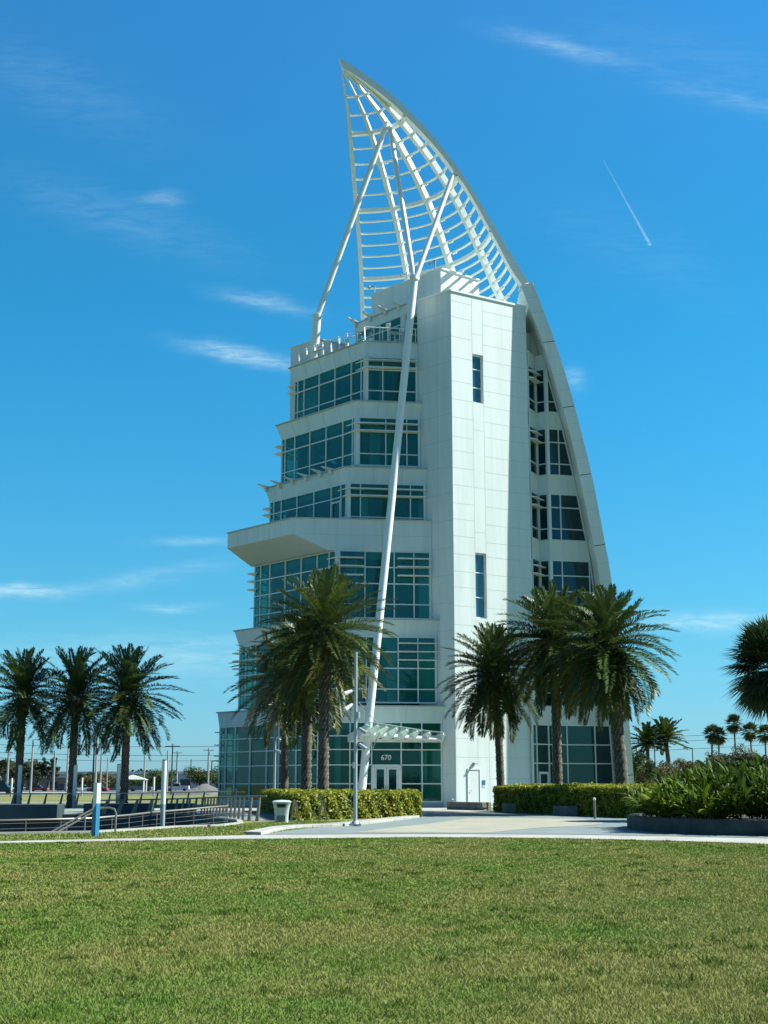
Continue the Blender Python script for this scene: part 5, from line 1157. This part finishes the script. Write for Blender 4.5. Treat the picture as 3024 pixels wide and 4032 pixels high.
for a in (('tall concrete utility pole with a cluster of lamps, at the far left', -85.4, 300, 10.2, .32, POLEGREY, 2), ('pale concrete pole with a white camera, left of the middle palm', -64.0, 240, 9.6, .22, POLEGREY, 0, 1),
          ('concrete pole with a short top arm, left of the middle palm trunk', -74.9, 300, 9.0, .28, POLEGREY, 0, -1), ('concrete pole with a side lamp, just left of the middle palm trunk', -62.3, 260, 8.7, .25, POLEGREY, 0, -1),
          ('tall concrete pole just right of the middle palm trunk', -54.5, 250, 11.6, .24, POLEGREY), ('dark pole under the fronds right of the middle palm trunk', -61.6, 280, 10.5, .22, POLEDARK), ('concrete pole behind the top of the pylon', -60.0, 280, 9.5, .24, POLEGREY),
          ('short concrete pole over the red saloon', -62.8, 300, 7.6, .18, POLEGREY), ('concrete pole right of the rightmost palm trunk', -52.6, 290, 8.5, .22, POLEGREY), ('concrete pole right of the nearest white light column', -45.9, 280, 8.6, .24, POLEGREY),
          ('dark lamp pole with a small crossarm, left of the big bush', -32.1, 200, 7.6, .13, POLEDARK, 1), ('concrete pole with a top crossarm behind the big bush', -51.7, 330, 9.7, .30, POLEGREY, 1), ('small distant pole over the big bush', -73.1, 500, 11.0, .25, POLEDARK),
          ('thick concrete pole with a wide top arm beside the tower', -35.9, 270, 8.8, .26, POLEGREY, 1), ('dark lamp post with one arm beside the tower', -28.7, 220, 5.4, .11, POLEDARK, 0, 1),
          ('thin dark lamp post between the far date palms', 34.9, 170, 6.9, .10, POLEDARK, 0, 1), ('dark lamp post with a square head over the shrubs', 46.8, 200, 7.0, .11, POLEDARK, 0, -1), ('wooden utility pole with crossarms behind the far date palms', 67, 300, 6.8, .2, POLEDARK, 2), ('thin grey mast right of the white warehouse', 99.4, 400, 14.5, .16, POLEGREY), ('short grey pole left of the dark lamp post', 57.5, 300, 10.2, .2, POLEGREY)): pole(*a)
wm = MB()
for (a, b) in (((-120, 300, 11.6), (-20, 310, 10.6)), ((-110, 300, 9.6), (-20, 310, 8.6)), ((-100, 302, 8.0), (-20, 311, 7.6)), ):
    pts = [Vector(a).lerp(Vector(b), k / 10) - Vector((0, 0, 4 * .9 * (k / 10) * (1 - k / 10))) for k in range(11)]; m = MB(); m.tube(pts, .05, 4, cap=False); tag(m.build('power_line', POLEDARK), 'thin dark power line left of the tower', 'power line', 'power lines left of the tower')
for (a, b) in (((40, 300, 11.4), (110, 300, 14.9)), ((40, 300, 10.2), (110, 300, 13.9)), ((40, 300, 8.4), (110, 300, 12.0))):
    m = MB(); m.tube([Vector(a).lerp(Vector(b), k / 8) - Vector((0, 0, 2 * (k / 8) * (1 - k / 8))) for k in range(9)], .05, 4, cap=False); tag(m.build('power_line', POLEDARK), 'thin dark power line right of the tower', 'power line', 'power lines right of the tower')
def building(label, x0, x1, y, h, d, m_, roof=.4, bays=6):
    t = thing('low_building', label, 'building', ((x0 + x1) / 2, y, 0)); w = (x1 - x0) / 2; b = MB(); b.prism([(-w, 0), (w, 0), (w, d), (-w, d)], 0, h); b.build('wall', m_, t)
    b = MB(); b.prism([(-w - .5, -.6), (w + .5, -.6), (w + .5, d), (-w - .5, d)], h, h + roof); b.build('roof', WHITE, t)
    for i in range(bays): b = MB(); cx = -w + 2 * w * (i + .5) / bays; b.box((cx, -.03, h * .42), (2 * w / bays * .55, .08, h * .5)); b.build('window', mat('far_window', (.04, .05, .055), .2), t)
GREYW = mat('far_wall', (.42, .44, .42), .8)
building('long pale warehouse behind the car park at left', -110, -45, 390, 4.6, 20, GREYW, .7, 12)
building('low building with a white roof left of the middle palm trunk', -98, -72, 360, 3.4, 10, mat('tan_wall', (.25, .23, .19), .8), .5, 5)
building('small pale building behind the big bush', -50, -36, 350, 3.2, 8, GREYW, .3, 3)
building('white-roofed warehouse behind the far date palms', 67.3, 74.5, 335, 5.2, 15, GREYW, .5, 2)
building('low dark shed at the foot of the far date palms', 32.5, 42, 186, 1.4, 4, mat('dark_shed', (.03, .03, .03), .7), .15, 1)
t = thing('shade_canopy', 'white pointed shade canopy on posts right of the rightmost palm trunk', 'canopy', (-53.5, 282, 0)); b = MB(); b.raw([(-2.9, -2, 2.6), (2.9, -2, 2.6), (2.9, 2, 2.6), (-2.9, 2, 2.6), (0, 0, 3.6), (-2.9, -2, 2.45), (2.9, -2, 2.45), (2.9, 2, 2.45), (-2.9, 2, 2.45)], [(0, 1, 4), (1, 2, 4), (2, 3, 4), (3, 0, 4), (0, 5, 6, 1), (1, 6, 7, 2), (2, 7, 8, 3), (3, 8, 5, 0), (8, 7, 6, 5)]); b.build('cover', CLOTH, t)
for sx in (-2.6, 2.6):
    for sy in (-1.7, 1.7): b = MB(); b.tube([(sx, sy, 0), (sx, sy, 2.6)], .14, 8); b.build('post', WHITE, t)
def heap(label, x, y, w, h, c, seed):
    rng = np.random.default_rng(seed); n = 36; g = np.linspace(-1, 1, n); X, Y = np.meshgrid(g, g); r = np.sqrt(X ** 2 + Y ** 2); Z = h * np.clip(1 - r, -.05, 1) ** .9 * (1 + .12 * np.sin(5 * X + 2) * np.cos(4 * Y)) + rng.normal(0, .04 * h, X.shape) * (r < 1) if False else h * np.clip(1 - r, 0, 1) ** .85 * (1 + .12 * np.sin(5 * X + 2) * np.cos(4 * Y)) + rng.normal(0, .03 * h, X.shape) * (r < 1)
    V = np.c_[(X * w / 2).ravel(), (Y * w / 2).ravel(), Z.ravel()]; F = np.array([(i * n + j, i * n + j + 1, i * n + n + j + 1, i * n + n + j) for i in range(n - 1) for j in range(n - 1)]); tag(np_mesh('gravel_heap', V, F, c, loc=(x, y, 0)), label, 'gravel heap')
heap('grey gravel heap beside the road left of the tower', -27.6, 205, 9.5, 1.5, mat('grey_gravel', (.12, .125, .12), .95, noise=.25, scale=3), 1)
heap('pale sand heap between the gravel and the tower', -23.4, 203, 8, 1.05, mat('pale_sand', (.24, .22, .18), .95, noise=.15, scale=3), 2)
t = thing('warning_sign', 'small yellow diamond warning sign by the road at left', 'road sign', (-72.9, 262, 0)); b = MB(); b.tube([(0, 0, 0), (0, 0, 2.0)], .06, 6); b.build('post', GALV, t); b = MB(); b.box((0, -.06, 0), (1.0, .05, 1.0)); o = b.build('plate', mat('sign_yellow', (.62, .50, .02), .5), t); o.location = (0, 0, 2.2); o.rotation_euler = (0, R(45), 0)
t = thing('flagged_sign', 'small orange and red sign at the foot of the far date palms', 'sign', (38.9, 172, 0)); b = MB(); b.tube([(-.6, 0, 0), (-.6, 0, 1.3)], .06, 6); b.build('post', GALV, t); b = MB(); b.box((0, 0, 1.15), (1.7, .1, .5)); b.build('board', mat('sign_orange', (.6, .09, .03), .5), t)

GT = 'trees beyond the road at left'; OL = (1.0, 1.0, 1.0); DK = (.55, .68, .75); TAN = (1.5, 1.3, 1.35); GRN = (.8, 1.05, .7)
for a in (('tree', 'dark bushy tree at the left edge beyond the road', -94.5, 330, 8.6, 9, 1, GT, DK, 2200, .5), ('tree', 'dark tree behind the leftmost palm trunk', -91, 335, 7.6, 8, 2, GT, DK, 1500, .5), ('tree', 'dark spreading tree left of the two pine-like crowns', -97, 362, 8.8, 10, 3, GT, DK, 1700, .5),
          ('tree', 'tall dark narrow tree standing out above its neighbours at left', -88.6, 350, 9.4, 5, 4, GT, DK, 1100, .45), ('tree', 'dark rounded tree left of the tall narrow one', -92.0, 352, 8.2, 7, 5, GT, DK, 1300, .45), ('tree', 'low dark shrubby tree between the middle palm and the poles', -79, 350, 5.0, 7, 6, GT, DK, 1300, .4),
          ('tree', 'olive thicket tree behind the blue pylon', -70, 330, 4.2, 10, 7, GT, TAN, 1500, .4), ('tree', 'olive thicket tree over the red saloon', -62, 330, 4.0, 9, 8, GT, GRN, 1500, .4), ('tree', 'green rounded tree left of the nearest light column', -51.5, 300, 4.7, 8.5, 9, GT, GRN, 2000, .34),
          ('tree', 'big green spreading bush tree right of the nearest light column', -40.0, 300, 5.6, 10.5, 10, GT, GRN, 2600, .34), ('tree', 'greenish tree at the right end of the big bush', -35.5, 302, 5.5, 8, 11, GT, GRN, 1800, .34), ('tree', 'tan bare-looking tree beside the tower', -33.0, 320, 4.8, 8, 12, GT, TAN, 1500, .34), ('tree', 'small dark tree at the thick pole beside the tower', -28.0, 285, 3.4, 4, 13, GT, GRN, 900, .3)): tree(*a)
GT = 'trees beyond the plaza at right'
for a in (('tree', 'yellow-green tree directly right of the fin', 34.0, 180, 6.6, 6.5, 21, GT, GRN, 2400, .26), ('tree', 'tan tree under the left far date palm', 37.5, 186, 5.3, 8, 22, GT, TAN, 2200, .26), ('tree', 'tan tree at the foot of the right far date palm', 51.5, 255, 5.0, 5.5, 23, GT, TAN, 2000, .34), ('tree', 'olive rounded tree under the square-headed lamp post', 52.4, 225, 6.2, 6.6, 24, GT, TAN, 2600, .3), ('tree', 'olive tree behind the bent fan palm', 58.4, 236, 5.6, 5.5, 25, GT, GRN, 1900, .3),
          ('tree', 'tall tan tree under the tallest far fan palm', 59.6, 230, 8.6, 7.5, 26, GT, TAN, 2400, .28), ('tree', 'tan open tree right of the tallest far fan palm', 62.8, 232, 8.5, 7.5, 27, GT, TAN, 1800, .28), ('tree', 'dark green round tree behind the shrubs', 43.4, 160, 5.4, 5.4, 28, GT, DK, 1900, .24), ('tree', 'dark tree at the right edge behind the shrubs', 48.6, 170, 5.8, 6, 29, GT, DK, 2100, .24)): tree(*a)
def far_wood():
    rng = np.random.default_rng(9); n = 26000; x = rng.uniform(-420, 420, n); base = 4.2 + 1.6 * np.sin(x * .043) + 1.3 * np.sin(x * .13 + 1) + .8 * np.sin(x * .37)
    z = rng.random(n) ** .7 * base; y = 520 + rng.uniform(0, 40, n); g = (rng.uniform(.6, 1.2, n) * (.8 + .3 * np.sin(x * .21)))[:, None] * np.array([.8, .95, .95]); V, F, C = leaf_cloud(rng, np.c_[x, y, z], np.tile([0, -1, .4], (n, 1)), 1.1, g, .7, 1.3)
    tag(np_mesh('far_wood', V, F, TREELEAF, None, col=C), kind='stuff')
far_wood()

# ------------------------------------------------------------------ grass blades
def grass():
    rng = np.random.default_rng(12); PX = []; PY = []
    def patch(n, y0, y1, k=.40):
        y = np.sqrt(rng.uniform(y0 ** 2, y1 ** 2, n)); x = rng.uniform(-1, 1, n) * (k * y + 1.2); return x, y
    def val(x, y, s, seed):      # smooth value noise
        r = np.random.default_rng(seed); g = r.random((64, 64)); u = (x * s) % 64; v = (y * s) % 64; i, j = np.floor(u).astype(int), np.floor(v).astype(int); a, b = u - i, v - j; a, b = a * a * (3 - 2 * a), b * b * (3 - 2 * b)
        return (g[i % 64, j % 64] * (1 - a) + g[(i + 1) % 64, j % 64] * a) * (1 - b) + (g[i % 64, (j + 1) % 64] * (1 - a) + g[(i + 1) % 64, (j + 1) % 64] * a) * b
    lowx = [-60, -30, -20, -9.93, -4, 1.38, 4.9, 8.13, 9.86, 14, 24]; lowy = [25, 30.2, 32.6, 34.9, 37.5, 38.8, 38.1, 36.1, 34.3, 30, 20]
    parts = []
    n = 900000; y = 7.4 * (39.2 / 7.4) ** rng.random(n); x = rng.uniform(-1, 1, n) * (.46 * y + 4.5)
    edge = np.interp(x, lowx, lowy) + .02 + .05 * np.sin(x * 2.3) + .05 * np.sin(x * 5.9) + np.abs(rng.normal(0, .05, n)); ok = y < edge; parts.append((x[ok], y[ok], .00052 * y[ok], .034))
    # clumps of taller weeds
    cx = rng.uniform(-1, 1, 420); cy = 8 * (38 / 8) ** rng.random(420); cx = cx * (.38 * cy + 1); r = rng.integers(0, 420, 16000); x = cx[r] + rng.normal(0, .07, 16000); y = cy[r] + rng.normal(0, .07, 16000)
    ok = y < np.interp(x, lowx, lowy) - .1; parts.append((x[ok], y[ok], .0007 * y[ok], .06))
    # grass strip between pavement and terrace
    x = rng.uniform(-22, -1, 60000); y = rng.uniform(33, 56, 60000)
    ok = (y > np.interp(x, [-60, -30, -20, -10.2, -6.9, -3.82, -1.9], [26.2, 31.3, 33.7, 36.1, 38.0, 40.8, 50.0])) & (y < np.interp(x, [-40, -30, -20, -11.8, -9.3, -8.1, -7.4, -6, -5.6, -3.9, -2], [37, 38.6, 39.8, 40.8, 42, 45, 47.2, 49, 52, 56.5, 58])); parts.append((x[ok], y[ok], .022, .048))
    V = []; C = []; 
    for x, y, w, h in parts:
        n = len(x); p = .5 * val(x, y * .8, .55, 1) + .3 * val(x, y, 1.6, 2) + .2 * val(x, y, 5, 3); tall = h * rng.uniform(.5, 1.15, n) * (.7 + .5 * p); az = rng.uniform(0, 6.283, n); ln = rng.uniform(.2, 1.3, n) * tall; a2 = rng.uniform(0, 6.283, n)
        w = np.broadcast_to(w, (n,)); wx, wy = np.cos(az) * w, np.sin(az) * w; B = np.c_[x, y, np.full(n, .0)]
        V.append(np.stack([B - np.c_[wx, wy, 0 * wx], B + np.c_[wx, wy, 0 * wx], B + np.c_[np.cos(a2) * ln, np.sin(a2) * ln, tall]], 1).reshape(-1, 3))
        green = np.array([.132, .225, .036]); dry = np.array([.272, .272, .082]); dark = np.array([.07, .13, .018]); f = np.clip((p - .44) * 3.4 + .36 + rng.normal(0, .13, n), 0, 1)[:, None]; d = (rng.random(n) < (.10 if h < .05 or h > .0605 else .85))[:, None]
        c = np.where(d, dark, green * (1 - f) + dry * f) * rng.uniform(.88, 1.12, (n, 1)); C.append(np.stack([c * .8, c * .8, c * 1.1], 1).reshape(-1, 3))
    V = np.vstack(V); C = np.vstack(C); tag(np_mesh('grass', V, np.arange(len(V)).reshape(-1, 3), GRASSBLADE, None, col=C), kind='stuff')
grass()
